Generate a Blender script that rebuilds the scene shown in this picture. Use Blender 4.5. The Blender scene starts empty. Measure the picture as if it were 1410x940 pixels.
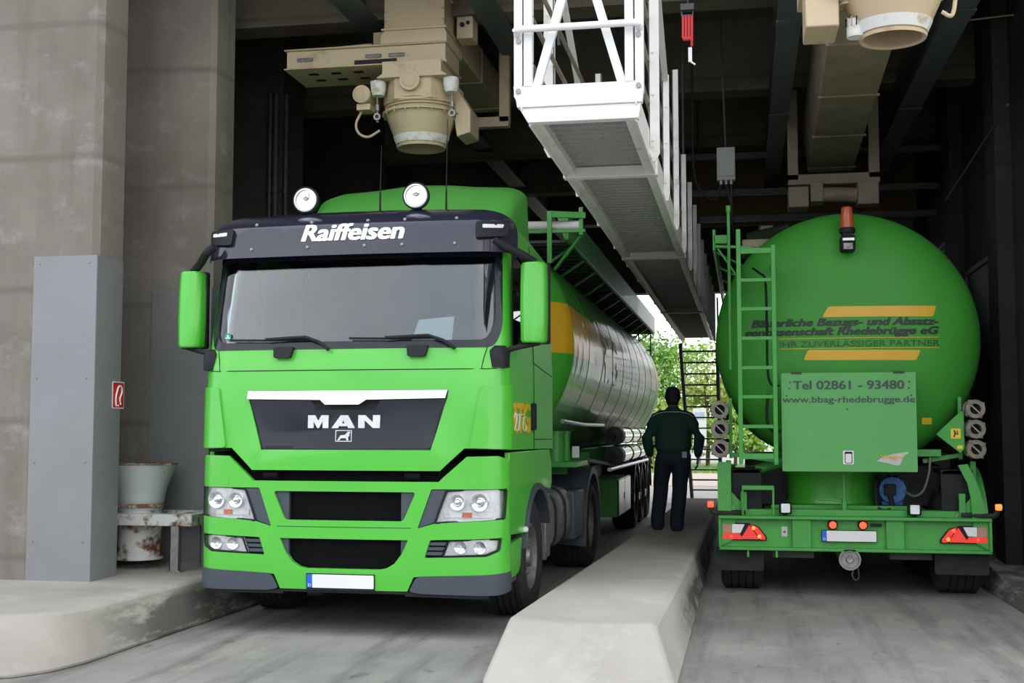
import bpy, bmesh, math, random
from mathutils import Vector, Matrix, Quaternion
random.seed(7)
C = bpy.context.scene.collection
SC = bpy.context.scene
PI = math.pi

# ------------------------------------------------------------------ camera
cam_d = bpy.data.cameras.new('camera'); cam = bpy.data.objects.new('camera', cam_d); C.objects.link(cam)
cam_d.sensor_fit = 'HORIZONTAL'; cam_d.sensor_width = 36.0; cam_d.lens = 1700.0/1410.0*36.0
YAW, PITCH = math.radians(10.6336), math.radians(4.1048)
rt = Vector((math.cos(YAW), math.sin(YAW), 0))
fw = Vector((-math.sin(YAW)*math.cos(PITCH), math.cos(YAW)*math.cos(PITCH), math.sin(PITCH)))
up = rt.cross(fw)
m4 = Matrix((rt, up, -fw)).transposed().to_4x4(); m4.translation = Vector((0, 0, 1.6))
cam.matrix_world = m4
cam_d.clip_end = 400
SC.camera = cam

# ------------------------------------------------------------------ sky and exposure
SC.view_settings.view_transform = 'Standard'; SC.view_settings.look = 'None'
SC.view_settings.gamma = 1.0; SC.view_settings.use_curve_mapping = False
SC.view_settings.exposure = 0.0
W = bpy.data.worlds.new('overcast_sky'); SC.world = W; W.use_nodes = True
nt = W.node_tree; nt.nodes.clear()
wo = nt.nodes.new('ShaderNodeOutputWorld'); bg = nt.nodes.new('ShaderNodeBackground')
tc = nt.nodes.new('ShaderNodeTexCoord'); nz = nt.nodes.new('ShaderNodeTexNoise'); rp = nt.nodes.new('ShaderNodeValToRGB')
nz.inputs['Scale'].default_value = 1.6; nz.inputs['Detail'].default_value = 4
rp.color_ramp.elements[0].position = 0.38; rp.color_ramp.elements[0].color = (0.66, 0.74, 0.85, 1)
rp.color_ramp.elements[1].position = 0.62; rp.color_ramp.elements[1].color = (1.0, 1.0, 1.0, 1)
nt.links.new(tc.outputs['Generated'], nz.inputs['Vector']); nt.links.new(nz.outputs['Fac'], rp.inputs['Fac'])
nt.links.new(rp.outputs['Color'], bg.inputs['Color']); bg.inputs['Strength'].default_value = 2.6
nt.links.new(bg.outputs['Background'], wo.inputs['Surface'])

# ------------------------------------------------------------------ materials
MATS = {}
def lin(r, g, b):
    f = lambda c: (c/255/12.92) if c/255 <= 0.04045 else ((c/255+0.055)/1.055)**2.4
    return (f(r), f(g), f(b))
def mat(name, col, rough=0.5, metal=0.0, coat=0.0, var=0.12, scale=6.0, col2=None, bump=0.0, spec=0.5, emit=None, est=0, amount=0.5):
    """plain surface with a little uneven tone; col2 = a second colour that shows in patches"""
    m = bpy.data.materials.new(name); m.use_nodes = True; t = m.node_tree
    b = t.nodes['Principled BSDF']
    b.inputs['Roughness'].default_value = rough; b.inputs['Metallic'].default_value = metal
    b.inputs['Coat Weight'].default_value = coat; b.inputs['Coat Roughness'].default_value = 0.06
    b.inputs['Specular IOR Level'].default_value = spec
    co = t.nodes.new('ShaderNodeTexCoord'); n = t.nodes.new('ShaderNodeTexNoise'); r = t.nodes.new('ShaderNodeValToRGB')
    n.inputs['Scale'].default_value = scale; n.inputs['Detail'].default_value = 6; n.inputs['Roughness'].default_value = 0.62
    t.links.new(co.outputs['Object'], n.inputs['Vector']); t.links.new(n.outputs['Fac'], r.inputs['Fac'])
    e = r.color_ramp.elements
    if col2 is None:
        e[0].position, e[1].position = 0.3, 0.7
        e[0].color = tuple(c*(1-var) for c in col)+(1,); e[1].color = tuple(min(1, c*(1+var)) for c in col)+(1,)
    else:
        e[0].position, e[1].position = amount-0.06, amount+0.06
        e[0].color = tuple(col2)+(1,); e[1].color = tuple(col)+(1,)
    t.links.new(r.outputs['Color'], b.inputs['Base Color'])
    if bump:
        bp = t.nodes.new('ShaderNodeBump'); bp.inputs['Strength'].default_value = bump; bp.inputs['Distance'].default_value = 0.02
        n2 = t.nodes.new('ShaderNodeTexNoise'); n2.inputs['Scale'].default_value = scale*6; n2.inputs['Detail'].default_value = 5
        t.links.new(co.outputs['Object'], n2.inputs['Vector'])
        t.links.new(n2.outputs['Fac'], bp.inputs['Height']); t.links.new(bp.outputs['Normal'], b.inputs['Normal'])
    if emit:
        b.inputs['Emission Color'].default_value = tuple(emit)+(1,); b.inputs['Emission Strength'].default_value = est
    MATS[name] = m
    return m
def concrete(name, base, dark, light, board=0.0, streak=0.5, rough=0.9, crack=True):
    """cast concrete: cloudy tone, vertical run-off stains, pale lime patches, horizontal pour lines"""
    m = bpy.data.materials.new(name); m.use_nodes = True; t = m.node_tree; L = t.links.new
    b = t.nodes['Principled BSDF']; b.inputs['Roughness'].default_value = rough; b.inputs['Specular IOR Level'].default_value = 0.25
    co = t.nodes.new('ShaderNodeTexCoord')
    def noise(scale, det, sx=1, sy=1, sz=1, rg=0.6):
        mp = t.nodes.new('ShaderNodeMapping'); mp.inputs['Scale'].default_value = (sx, sy, sz)
        n = t.nodes.new('ShaderNodeTexNoise'); n.inputs['Scale'].default_value = scale; n.inputs['Detail'].default_value = det
        n.inputs['Roughness'].default_value = rg
        L(co.outputs['Object'], mp.inputs['Vector']); L(mp.outputs['Vector'], n.inputs['Vector']); return n.outputs['Fac']
    def ramp(s, p0, p1):
        r = t.nodes.new('ShaderNodeMapRange'); r.inputs['From Min'].default_value = p0; r.inputs['From Max'].default_value = p1
        L(s, r.inputs['Value']); return r.outputs['Result']
    def mixc(fac, a, bcol, k=1.0):
        mx = t.nodes.new('ShaderNodeMix'); mx.data_type = 'RGBA'
        mm = t.nodes.new('ShaderNodeMath'); mm.operation = 'MULTIPLY'; mm.inputs[1].default_value = k; L(fac, mm.inputs[0])
        L(mm.outputs[0], mx.inputs['Factor'])
        if isinstance(a, tuple): mx.inputs['A'].default_value = a+(1,)
        else: L(a, mx.inputs['A'])
        mx.inputs['B'].default_value = bcol+(1,)
        return mx.outputs['Result']
    c = mixc(ramp(noise(0.9, 6), 0.35, 0.68), base, dark, 0.75)
    if streak: c = mixc(ramp(noise(1.2, 5, 3.0, 3.0, 0.18), 0.5, 0.72), c, dark, streak)
    c = mixc(ramp(noise(2.3, 7, 1, 1, 1.6, 0.7), 0.55, 0.72), c, light, 0.55)
    if board:
        wv = t.nodes.new('ShaderNodeTexWave'); wv.bands_direction = 'Z'; wv.inputs['Scale'].default_value = board
        wv.inputs['Distortion'].default_value = 0.6; wv.inputs['Detail'].default_value = 2
        L(co.outputs['Object'], wv.inputs['Vector'])
        c = mixc(ramp(wv.outputs['Fac'], 0.0, 0.08), c, dark, 0.0)
        c = mixc(ramp(wv.outputs['Fac'], 0.985, 1.0), c, dark, 0.6)
    fine = noise(38, 4)
    c = mixc(ramp(fine, 0.58, 0.75), c, dark, 0.35)
    L(c, b.inputs['Base Color'])
    bp = t.nodes.new('ShaderNodeBump'); bp.inputs['Strength'].default_value = 0.25; bp.inputs['Distance'].default_value = 0.01
    L(noise(30, 6), bp.inputs['Height']); L(bp.outputs['Normal'], b.inputs['Normal'])
    MATS[name] = m; return m
def glass(name, tint=(0.6, 0.66, 0.66), refl=1.0, rough=0.0, mixw=None):
    m = bpy.data.materials.new(name); m.use_nodes = True; t = m.node_tree; t.nodes.clear(); L = t.links.new
    o = t.nodes.new('ShaderNodeOutputMaterial'); mx = t.nodes.new('ShaderNodeMixShader'); tr = t.nodes.new('ShaderNodeBsdfTransparent')
    gl = t.nodes.new('ShaderNodeBsdfGlossy'); fr = t.nodes.new('ShaderNodeFresnel'); mu = t.nodes.new('ShaderNodeMath')
    co = t.nodes.new('ShaderNodeTexCoord'); n = t.nodes.new('ShaderNodeTexNoise'); n.inputs['Scale'].default_value = 3
    mr = t.nodes.new('ShaderNodeMapRange'); mr.inputs['To Min'].default_value = 0.9; mr.inputs['To Max'].default_value = 1.1
    L(co.outputs['Object'], n.inputs['Vector']); L(n.outputs['Fac'], mr.inputs['Value'])
    tr.inputs['Color'].default_value = tint+(1,); gl.inputs['Roughness'].default_value = rough; fr.inputs['IOR'].default_value = 1.52
    mu.operation = 'MULTIPLY'; L(fr.outputs['Fac'], mu.inputs[0]); mu.inputs[1].default_value = refl
    m2 = t.nodes.new('ShaderNodeMath'); m2.operation = 'MULTIPLY'; L(mu.outputs[0], m2.inputs[0]); L(mr.outputs['Result'], m2.inputs[1])
    L(m2.outputs[0], mx.inputs['Fac']); L(tr.outputs['BSDF'], mx.inputs[1]); L(gl.outputs['BSDF'], mx.inputs[2])
    L(mx.outputs['Shader'], o.inputs['Surface']); MATS[name] = m; return m

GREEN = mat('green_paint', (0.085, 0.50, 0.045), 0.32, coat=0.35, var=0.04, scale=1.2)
GREEND = mat('dusty_shaded_green_paint', (0.085, 0.36, 0.06), 0.5, var=0.08, scale=2, spec=0.3)  # dusty fairing, with the shade of the roof above darkened into the colour
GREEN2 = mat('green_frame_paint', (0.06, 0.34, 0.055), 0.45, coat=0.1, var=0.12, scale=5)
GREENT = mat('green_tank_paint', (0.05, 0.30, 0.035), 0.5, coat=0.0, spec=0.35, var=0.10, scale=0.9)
BLACKP = mat('black_plastic', (0.014, 0.015, 0.017), 0.6, var=0.15, spec=0.25)
INTAKE = mat('intake_mesh', (0.006, 0.006, 0.007), 0.8, var=0.15, spec=0.1)
TUBER = mat('rusty_rail_tube', (0.27, 0.22, 0.175), 0.6, 0.2, var=0.25, scale=6)
GREYP = mat('grey_plastic', (0.055, 0.066, 0.085), 0.5, var=0.08)
BLACKG = mat('gloss_black', (0.010, 0.012, 0.020), 0.15, coat=0.0, spec=0.4, var=0.1)
VISORM = mat('tinted_visor', (0.020, 0.020, 0.036), 0.14, coat=0.25, var=0.05)
RUBBER = mat('rubber', (0.022, 0.022, 0.023), 0.85, var=0.3, scale=14)
SILVER = mat('silver_lettering', (0.72, 0.73, 0.75), 0.32, 0.55, var=0.15, scale=9)
CHROME = mat('chrome', (0.82, 0.83, 0.85), 0.10, 1.0, var=0.02)
ALU = mat('brushed_aluminium', (0.55, 0.56, 0.57), 0.34, 1.0, var=0.08)
STEEL = mat('dull_steel', (0.30, 0.29, 0.28), 0.5, 0.7, var=0.25, scale=12)
DARKST = mat('dark_steel', (0.06, 0.06, 0.062), 0.55, 0.3, var=0.25, scale=8)
RIMM = mat('dusty_rim', (0.17, 0.16, 0.15), 0.6, 0.3, var=0.3, scale=12)
WHITE = mat('white_paint', (0.80, 0.80, 0.80), 0.4, var=0.03)
WHITEG = mat('weathered_white_paint', (0.70, 0.69, 0.66), 0.5, var=0.1, scale=5, col2=(0.50, 0.46, 0.40), amount=0.36)
YELLOW = mat('yellow_film', (0.72, 0.42, 0.02), 0.4, var=0.05)
FADED = mat('faded_yellow_lettering', (0.62, 0.38, 0.03), 0.42, coat=0.24, spec=0.12)
YELLOWB = mat('yellow_sticker', (0.80, 0.60, 0.03), 0.4, var=0.05)
INK = mat('dark_lettering', (0.016, 0.03, 0.02), 0.5, var=0.1)
INKG = mat('green_lettering', (0.02, 0.10, 0.025), 0.5, var=0.1)
INKS = mat('slate_lettering', (0.04, 0.075, 0.065), 0.5, var=0.1)
BLUE = mat('blue_motor_paint', (0.02, 0.12, 0.36), 0.45, var=0.15)
EUBLUE = mat('plate_blue', (0.02, 0.13, 0.62), 0.4, var=0.03)
LAMPG = glass('lamp_glass', (0.97, 0.97, 0.98), 0.6)
WIND = glass('windscreen_glass', (0.78, 0.84, 0.86), 1.9)
SIDEG = glass('side_glass', (0.03, 0.032, 0.035), 1.2)
REFL = mat('lamp_reflector', (0.86, 0.87, 0.88), 0.16, 1.0, var=0.05, scale=20)
LAMPW = mat('clear_lamp', (0.86, 0.87, 0.89), 0.22, 0.1, coat=0.4, var=0.14, scale=26)
ORANGE = mat('orange_lens', (0.75, 0.18, 0.05), 0.3, coat=0.4, var=0.1)
AMBER = mat('amber_beacon', (0.48, 0.10, 0.03), 0.3, coat=0.3, var=0.1)
RED = mat('red_lens', (0.62, 0.03, 0.03), 0.25, coat=0.4, var=0.1)
REDT = mat('tail_light_lens', (0.75, 0.03, 0.025), 0.3, coat=0.3, emit=(1.0, 0.05, 0.03), est=0.35)
REDGLOW = mat('lit_red_lamp', (0.9, 0.05, 0.03), 0.3, emit=(1.0, 0.07, 0.03), est=2.2)
ORGLOW = mat('lit_orange_lamp', (0.9, 0.3, 0.05), 0.3, emit=(1.0, 0.22, 0.04), est=1.5)
REDP = mat('red_paint', (0.55, 0.02, 0.025), 0.45, var=0.1)
BEIGE = mat('beige_machine_paint', (0.55, 0.435, 0.285), 0.55, var=0.1, scale=4, col2=(0.40, 0.30, 0.18), amount=0.37, bump=0.05)
BEIGED = mat('worn_beige_paint', (0.70, 0.70, 0.68), 0.6, col2=(0.50, 0.40, 0.27), scale=7, amount=0.42)
DUCTM = mat('grey_beige_duct', (0.30, 0.24, 0.165), 0.6, var=0.2, scale=3)
GALV = mat('galvanised_sheet', (0.235, 0.235, 0.245), 0.5, 0.2, var=0.07, scale=1.5)
RUSTW = mat('rusty_white_paint', (0.62, 0.62, 0.60), 0.6, col2=(0.16, 0.055, 0.025), scale=7, amount=0.45)
WHITEF = mat('dull_white_enamel', (0.50, 0.535, 0.55), 0.5, col2=(0.28, 0.12, 0.06), scale=5, amount=0.335)
RUST = mat('rust', (0.20, 0.075, 0.035), 0.8, var=0.3, scale=10)
IBEAM = mat('blue_grey_beam_paint', (0.085, 0.095, 0.105), 0.55, var=0.15, scale=3)
MESHM = mat('steel_grating', (0.36, 0.355, 0.35), 0.6, 0.2, var=0.2, scale=60)
GREYBOX = mat('grey_box_enamel', (0.25, 0.26, 0.25), 0.5, var=0.05)
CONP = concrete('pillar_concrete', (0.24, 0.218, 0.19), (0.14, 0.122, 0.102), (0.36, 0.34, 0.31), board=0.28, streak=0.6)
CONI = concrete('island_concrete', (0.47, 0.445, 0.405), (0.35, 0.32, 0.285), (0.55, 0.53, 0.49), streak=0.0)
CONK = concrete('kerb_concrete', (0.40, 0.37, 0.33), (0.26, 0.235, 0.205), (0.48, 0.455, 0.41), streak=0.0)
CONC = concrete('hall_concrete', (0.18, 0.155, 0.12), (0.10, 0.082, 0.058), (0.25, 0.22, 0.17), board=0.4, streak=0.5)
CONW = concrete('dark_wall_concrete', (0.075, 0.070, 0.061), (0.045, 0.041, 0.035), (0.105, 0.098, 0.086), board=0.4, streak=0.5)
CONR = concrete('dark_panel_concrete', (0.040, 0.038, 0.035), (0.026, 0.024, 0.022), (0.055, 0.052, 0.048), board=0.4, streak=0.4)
RUSTR = mat('rusted_rim', (0.20, 0.075, 0.035), 0.8, col2=(0.52, 0.50, 0.47), scale=9, amount=0.47)
def lane_floor():
    m = concrete('lane_concrete', (0.33, 0.315, 0.295), (0.21, 0.20, 0.187), (0.42, 0.40, 0.37), streak=0.0, rough=0.7)
    t = m.node_tree; L = t.links.new; b = t.nodes['Principled BSDF']; src = b.inputs['Base Color'].links[0].from_socket
    co = t.nodes.new('ShaderNodeTexCoord')
    def layer(src, scale, sx, sy, p0, p1, col, k, det=6):
        mp = t.nodes.new('ShaderNodeMapping'); mp.inputs['Scale'].default_value = (sx, sy, 1); n = t.nodes.new('ShaderNodeTexNoise')
        n.inputs['Scale'].default_value = scale; n.inputs['Detail'].default_value = det; n.inputs['Roughness'].default_value = 0.65
        r = t.nodes.new('ShaderNodeMapRange'); r.inputs['From Min'].default_value = p0; r.inputs['From Max'].default_value = p1; r.inputs['To Max'].default_value = k
        mx = t.nodes.new('ShaderNodeMix'); mx.data_type = 'RGBA'; mx.inputs['B'].default_value = col+(1,)
        L(co.outputs['Object'], mp.inputs['Vector']); L(mp.outputs['Vector'], n.inputs['Vector']); L(n.outputs['Fac'], r.inputs['Value'])
        L(r.outputs['Result'], mx.inputs['Factor']); L(src, mx.inputs['A']); return mx.outputs['Result']
    c = layer(src, 1.5, 2.2, 0.16, 0.48, 0.66, (0.10, 0.097, 0.092), 0.55)      # long tyre tracks
    c = layer(c, 1.1, 1.6, 0.45, 0.55, 0.70, (0.44, 0.41, 0.355), 0.6)         # feed dust
    c = layer(c, 5.0, 1.0, 0.5, 0.60, 0.70, (0.06, 0.058, 0.055), 0.5)         # small stains
    L(c, b.inputs['Base Color']); return m
FLOORM = lane_floor()
YARD = concrete('yard_concrete', (0.40, 0.375, 0.34), (0.32, 0.295, 0.26), (0.5, 0.48, 0.45), streak=0.0)
OCHRE = mat('ochre_panel', (0.115, 0.075, 0.02), 0.8, var=0.25, scale=3)

def scuffed(m, y0, y1, z0, z1, col=(0.075, 0.07, 0.066), k=0.85):
    """black rubber marks along the wheel side of a kerb"""
    t = m.node_tree; L = t.links.new; b = t.nodes['Principled BSDF']; src = b.inputs['Base Color'].links[0].from_socket
    co = t.nodes.new('ShaderNodeTexCoord'); mp = t.nodes.new('ShaderNodeMapping'); mp.inputs['Scale'].default_value = (1, 0.7, 3.0)
    n = t.nodes.new('ShaderNodeTexNoise'); n.inputs['Scale'].default_value = 1.6; n.inputs['Detail'].default_value = 7; n.inputs['Roughness'].default_value = 0.7
    L(co.outputs['Object'], mp.inputs['Vector']); L(mp.outputs['Vector'], n.inputs['Vector']); sp_ = t.nodes.new('ShaderNodeSeparateXYZ'); L(co.outputs['Object'], sp_.inputs['Vector'])
    def rng(s, a, c):
        r = t.nodes.new('ShaderNodeMapRange'); r.inputs['From Min'].default_value = a; r.inputs['From Max'].default_value = c; L(s, r.inputs['Value']); return r.outputs['Result']
    f = None
    for s in (rng(n.outputs['Fac'], 0.40, 0.52), rng(sp_.outputs['Y'], y0, y1), rng(sp_.outputs['Z'], z1, z0)):
        if f is None: f = s
        else:
            mm = t.nodes.new('ShaderNodeMath'); mm.operation = 'MULTIPLY'; L(f, mm.inputs[0]); L(s, mm.inputs[1]); f = mm.outputs[0]
    mm = t.nodes.new('ShaderNodeMath'); mm.operation = 'MULTIPLY'; mm.inputs[1].default_value = k; L(f, mm.inputs[0])
    mx = t.nodes.new('ShaderNodeMix'); mx.data_type = 'RGBA'; mx.inputs['B'].default_value = col+(1,); L(mm.outputs[0], mx.inputs['Factor']); L(src, mx.inputs['A'])
    L(mx.outputs['Result'], b.inputs['Base Color']); return m
scuffed(CONK, 7.9, 8.9, 0.27, 0.345)
scuffed(CONI, 8.6, 11.0, 0.16, 0.26)

# ------------------------------------------------------------------ helpers
def link(name, me, m, parent=None, bevel=0, smooth=40, loc=None):
    o = bpy.data.objects.new(name, me); C.objects.link(o)
    if m: me.materials.append(m)
    if parent: o.parent = parent
    if loc: o.location = loc
    if smooth:
        for p in me.polygons: p.use_smooth = True
        me.set_sharp_from_angle(angle=math.radians(smooth))
    if bevel:
        md = o.modifiers.new('bevel', 'BEVEL'); md.width = bevel; md.segments = 2; md.limit_method = 'ANGLE'; md.angle_limit = math.radians(35)
    return o
def obj(name, bm, m, parent=None, bevel=0, smooth=40, loc=None, recalc=True):
    if recalc: bmesh.ops.recalc_face_normals(bm, faces=bm.faces[:])
    me = bpy.data.meshes.new(name); bm.to_mesh(me); bm.free()
    return link(name, me, m, parent, bevel, smooth, loc)
def thing(name, label, cat, loc=(0, 0, 0), rotz=0, group=None):
    o = bpy.data.objects.new(name, None); C.objects.link(o); o.location = loc; o.rotation_euler = (0, 0, rotz)
    o['label'] = label; o['category'] = cat; o.empty_display_size = 0.2
    if group: o['group'] = group
    return o
def tag(o, label, cat, group=None):
    o['label'] = label; o['category'] = cat
    if group: o['group'] = group
    return o
def struct(name, bm, m, bevel=0, smooth=40):
    o = obj(name, bm, m, None, bevel, smooth); o['kind'] = 'structure'; return o
def dup(root, loc, label=None, rotz=None):
    r = root.copy(); C.objects.link(r); r.location = loc
    if rotz is not None: r.rotation_euler = (0, 0, rotz)
    if label: r['label'] = label
    def rec(a, b):
        for ch in list(a.children):
            c = ch.copy(); C.objects.link(c); c.parent = b; rec(ch, c)
    rec(root, r)
    return r
def B(): return bmesh.new()
def box(bm, x0, x1, y0, y1, z0, z1, M=None):
    vs = [bm.verts.new(Vector((x, y, z)) if M is None else M @ Vector((x, y, z))) for z in (z0, z1) for y in (y0, y1) for x in (x0, x1)]
    for f in ((0, 2, 3, 1), (4, 5, 7, 6), (0, 1, 5, 4), (2, 6, 7, 3), (0, 4, 6, 2), (1, 3, 7, 5)):
        bm.faces.new([vs[i] for i in f])
    return bm
def frame_of(d):
    d = Vector(d).normalized(); a = Vector((0, 0, 1)) if abs(d.z) < 0.9 else Vector((0, 1, 0))
    u = a.cross(d).normalized(); v = d.cross(u); return d, u, v
def bar(bm, p0, p1, w, h, ):
    """square bar from p0 to p1"""
    p0, p1 = Vector(p0), Vector(p1); d, u, v = frame_of(p1-p0)
    r = []
    for p in (p0, p1): r.append([bm.verts.new(p+u*a*w/2+v*b*h/2) for a, b in ((-1, -1), (1, -1), (1, 1), (-1, 1))])
    for i in range(4): bm.faces.new((r[0][i], r[0][(i+1) % 4], r[1][(i+1) % 4], r[1][i]))
    bm.faces.new(r[0][::-1]); bm.faces.new(r[1]); return bm
def cyl(bm, p0, p1, r0, r1=None, n=20, caps=True):
    if r1 is None: r1 = r0
    p0, p1 = Vector(p0), Vector(p1); d, u, v = frame_of(p1-p0); rr = []
    for p, r in ((p0, r0), (p1, r1)): rr.append([bm.verts.new(p+(u*math.cos(2*PI*i/n)+v*math.sin(2*PI*i/n))*r) for i in range(n)])
    for i in range(n): bm.faces.new((rr[0][i], rr[0][(i+1) % n], rr[1][(i+1) % n], rr[1][i]))
    if caps: bm.faces.new(rr[0][::-1]); bm.faces.new(rr[1])
    return bm
def tube(bm, pts, r, n=10, caps=True):
    """round tube swept along points"""
    P = [Vector(p) for p in pts]; rings = []; u = None
    for i, p in enumerate(P):
        t = ((P[min(i+1, len(P)-1)]-p).normalized()+(p-P[max(i-1, 0)]).normalized())
        if t.length < 1e-6: t = P[min(i+1, len(P)-1)]-P[max(i-1, 0)]
        t.normalize()
        if u is None: _, u, _ = frame_of(t)
        u = (u-t*u.dot(t)).normalized(); v = t.cross(u)
        rings.append([bm.verts.new(p+(u*math.cos(2*PI*k/n)+v*math.sin(2*PI*k/n))*r) for k in range(n)])
    for a, b in zip(rings, rings[1:]):
        for k in range(n): bm.faces.new((a[k], a[(k+1) % n], b[(k+1) % n], b[k]))
    if caps: bm.faces.new(rings[0][::-1]); bm.faces.new(rings[-1])
    return bm
def curve_pts(ctrl, n=8):
    """Catmull-Rom through control points"""
    P = [Vector(p) for p in ctrl]; P = [P[0]*2-P[1]]+P+[P[-1]*2-P[-2]]; out = []
    for i in range(1, len(P)-2):
        for k in range(n):
            t = k/n; a, b, c, d = P[i-1:i+3]
            out.append(0.5*((2*b)+(c-a)*t+(2*a-5*b+4*c-d)*t*t+(3*b-a-3*c+d)*t**3))
    out.append(P[-2]); return out
def lathe(bm, prof, axis='Z', o=(0, 0, 0), n=40, close=False, a0=0.0):
    """prof: list of (radius, distance along axis)"""
    o = Vector(o); rings = []
    for r, h in prof:
        ring = []
        for k in range(n):
            a = a0+2*PI*k/n; c, s = r*math.cos(a), r*math.sin(a)
            p = {'Z': (c, s, h), 'Y': (c, h, s), 'X': (h, c, s)}[axis]
            ring.append(bm.verts.new(o+Vector(p)))
        rings.append(ring)
    pairs = list(zip(rings, rings[1:]))+([(rings[-1], rings[0])] if close else [])
    for a, b in pairs:
        for k in range(n): bm.faces.new((a[k], a[(k+1) % n], b[(k+1) % n], b[k]))
    if not close:
        for rg in (rings[0], rings[-1]):
            try: bm.faces.new(rg)
            except ValueError: pass
    return bm
def loft(bm, rings, caps=True, closed=True):
    R = [[bm.verts.new(Vector(p)) for p in r] for r in rings]; n = len(R[0])
    for a, b in zip(R, R[1:]):
        for k in range(n if closed else n-1): bm.faces.new((a[k], a[(k+1) % n], b[(k+1) % n], b[k]))
    if caps and closed: bm.faces.new(R[0][::-1]); bm.faces.new(R[-1])
    return bm
def ell(c, rx, ry, n=20, ax='Z', p=2.0):
    """superellipse ring around centre c"""
    out = []
    for k in range(n):
        a = 2*PI*k/n; ca, sa = math.cos(a), math.sin(a)
        x = math.copysign(abs(ca)**(2/p), ca)*rx; y = math.copysign(abs(sa)**(2/p), sa)*ry
        out.append(Vector(c)+Vector({'Z': (x, y, 0), 'Y': (x, 0, y), 'X': (0, x, y)}[ax]))
    return out
def rnd(poly, r, n=4):
    """round the corners of a 2-D polygon"""
    out = []; N = len(poly)
    for i in range(N):
        p = Vector(poly[i]); a = Vector(poly[i-1])-p; b = Vector(poly[(i+1) % N])-p
        rr = r if not isinstance(r, (list, tuple)) else r[i]
        k = min(rr, a.length*0.45, b.length*0.45)
        if k < 1e-4: out.append(tuple(p)); continue
        p0, p1 = p+a.normalized()*k, p+b.normalized()*k
        for j in range(n+1):
            t = j/n; out.append(tuple(p0*(1-t)**2+p*2*t*(1-t)+p1*t*t))
    return out
def mirr(poly): return [(-x, y) for x, y in poly][::-1]
def sym(half): return half+[(-x, y) for x, y in half[::-1] if abs(x) > 1e-6]
def area(poly): return sum(poly[i-1][0]*poly[i][1]-poly[i][0]*poly[i-1][1] for i in range(len(poly)))
def panel(bm, poly, S, d0, d1, holes=(), cu=(), cv=()):
    """plate cut to a 2-D outline (with holes), bent onto the surface S(u, v, offset), from offset d0 to d1"""
    t = bmesh.new(); es = []
    for L in [poly]+list(holes):
        vs = [t.verts.new((p[0], p[1], 0)) for p in L]
        for i in range(len(vs)): es.append(t.edges.new((vs[i-1], vs[i])))
    bmesh.ops.triangle_fill(t, use_beauty=True, use_dissolve=False, edges=es)
    for c in cu:
        bmesh.ops.bisect_plane(t, geom=t.verts[:]+t.edges[:]+t.faces[:], plane_co=(c, 0, 0), plane_no=(1, 0, 0), dist=1e-5)
    for c in cv:
        bmesh.ops.bisect_plane(t, geom=t.verts[:]+t.edges[:]+t.faces[:], plane_co=(0, c, 0), plane_no=(0, 1, 0), dist=1e-5)
    t.normal_update()
    for f in t.faces:
        if f.normal.z < 0: f.normal_flip()
    F = {v: bm.verts.new(S(v.co.x, v.co.y, d1)) for v in t.verts}
    K = {v: bm.verts.new(S(v.co.x, v.co.y, d0)) for v in t.verts}
    for f in t.faces:
        bm.faces.new([F[v] for v in f.verts]); bm.faces.new([K[v] for v in reversed(f.verts)])
    for e in t.edges:
        if len(e.link_faces) == 1:
            l = e.link_loops[0]; a, b = l.vert, l.link_loop_next.vert
            bm.faces.new((F[b], F[a], K[a], K[b]))
    t.free(); return bm
def XZ(y0=0):   # flat, facing -y
    return lambda u, v, d: Vector((u, y0-d, v))
def YZ(x0=0):   # flat, facing +x; u runs along y
    return lambda u, v, d: Vector((x0+d, u, v))
def YZn(x0=0):  # facing -x; u runs along -y
    return lambda u, v, d: Vector((x0-d, -u, v))
def XY(z0=0): return lambda u, v, d: Vector((u, v, z0+d))
def rect(x0, x1, z0, z1): return [(x0, z0), (x1, z0), (x1, z1), (x0, z1)]
def lettering(name, s, bx, S, m, parent, bold=0.0, shear=0.0, th=0.003, d=0.0, space=1.0):
    """text fitted to the box bx = (u0, u1, v0, v1) on the surface S"""
    cu = bpy.data.curves.new('tmp', 'FONT'); cu.body = s; cu.size = 1; cu.shear = shear; cu.extrude = 0.5
    cu.resolution_u = 3; cu.space_character = space
    o = bpy.data.objects.new('tmp', cu); C.objects.link(o)
    dg = bpy.context.evaluated_depsgraph_get(); me = bpy.data.meshes.new_from_object(o.evaluated_get(dg))
    bpy.data.objects.remove(o); bpy.data.curves.remove(cu)
    if bold:
        t = bmesh.new(); t.from_mesh(me); src = t.faces[:]
        for q, (dx, dy) in enumerate(((-bold, 0), (bold, 0), (-bold*0.7, bold*0.5), (bold*0.7, bold*0.5), (-bold*0.7, -bold*0.5), (bold*0.7, -bold*0.5))):
            r = bmesh.ops.duplicate(t, geom=src); bmesh.ops.translate(t, verts=[e for e in r['geom'] if isinstance(e, bmesh.types.BMVert)], vec=(dx, dy, 0.01*(q+1)))
        t.to_mesh(me); t.free()
    xs = [v.co.x for v in me.vertices]; ys = [v.co.y for v in me.vertices]
    x0, x1, y0, y1 = min(xs), max(xs), min(ys), max(ys)
    for v in me.vertices:
        u = bx[0]+(v.co.x-x0)/(x1-x0)*(bx[1]-bx[0]); w = bx[2]+(v.co.y-y0)/(y1-y0)*(bx[3]-bx[2])
        v.co = S(u, w, d+(th+(v.co.z-0.5)*0.03 if v.co.z > 0 else 0))
    me.materials.clear(); me.name = name
    return link(name, me, m, parent, 0, 0)
def frange(a, b, s):
    out = []; x = a
    while x <= b+1e-9: out.append(x); x += s
    return out
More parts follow.
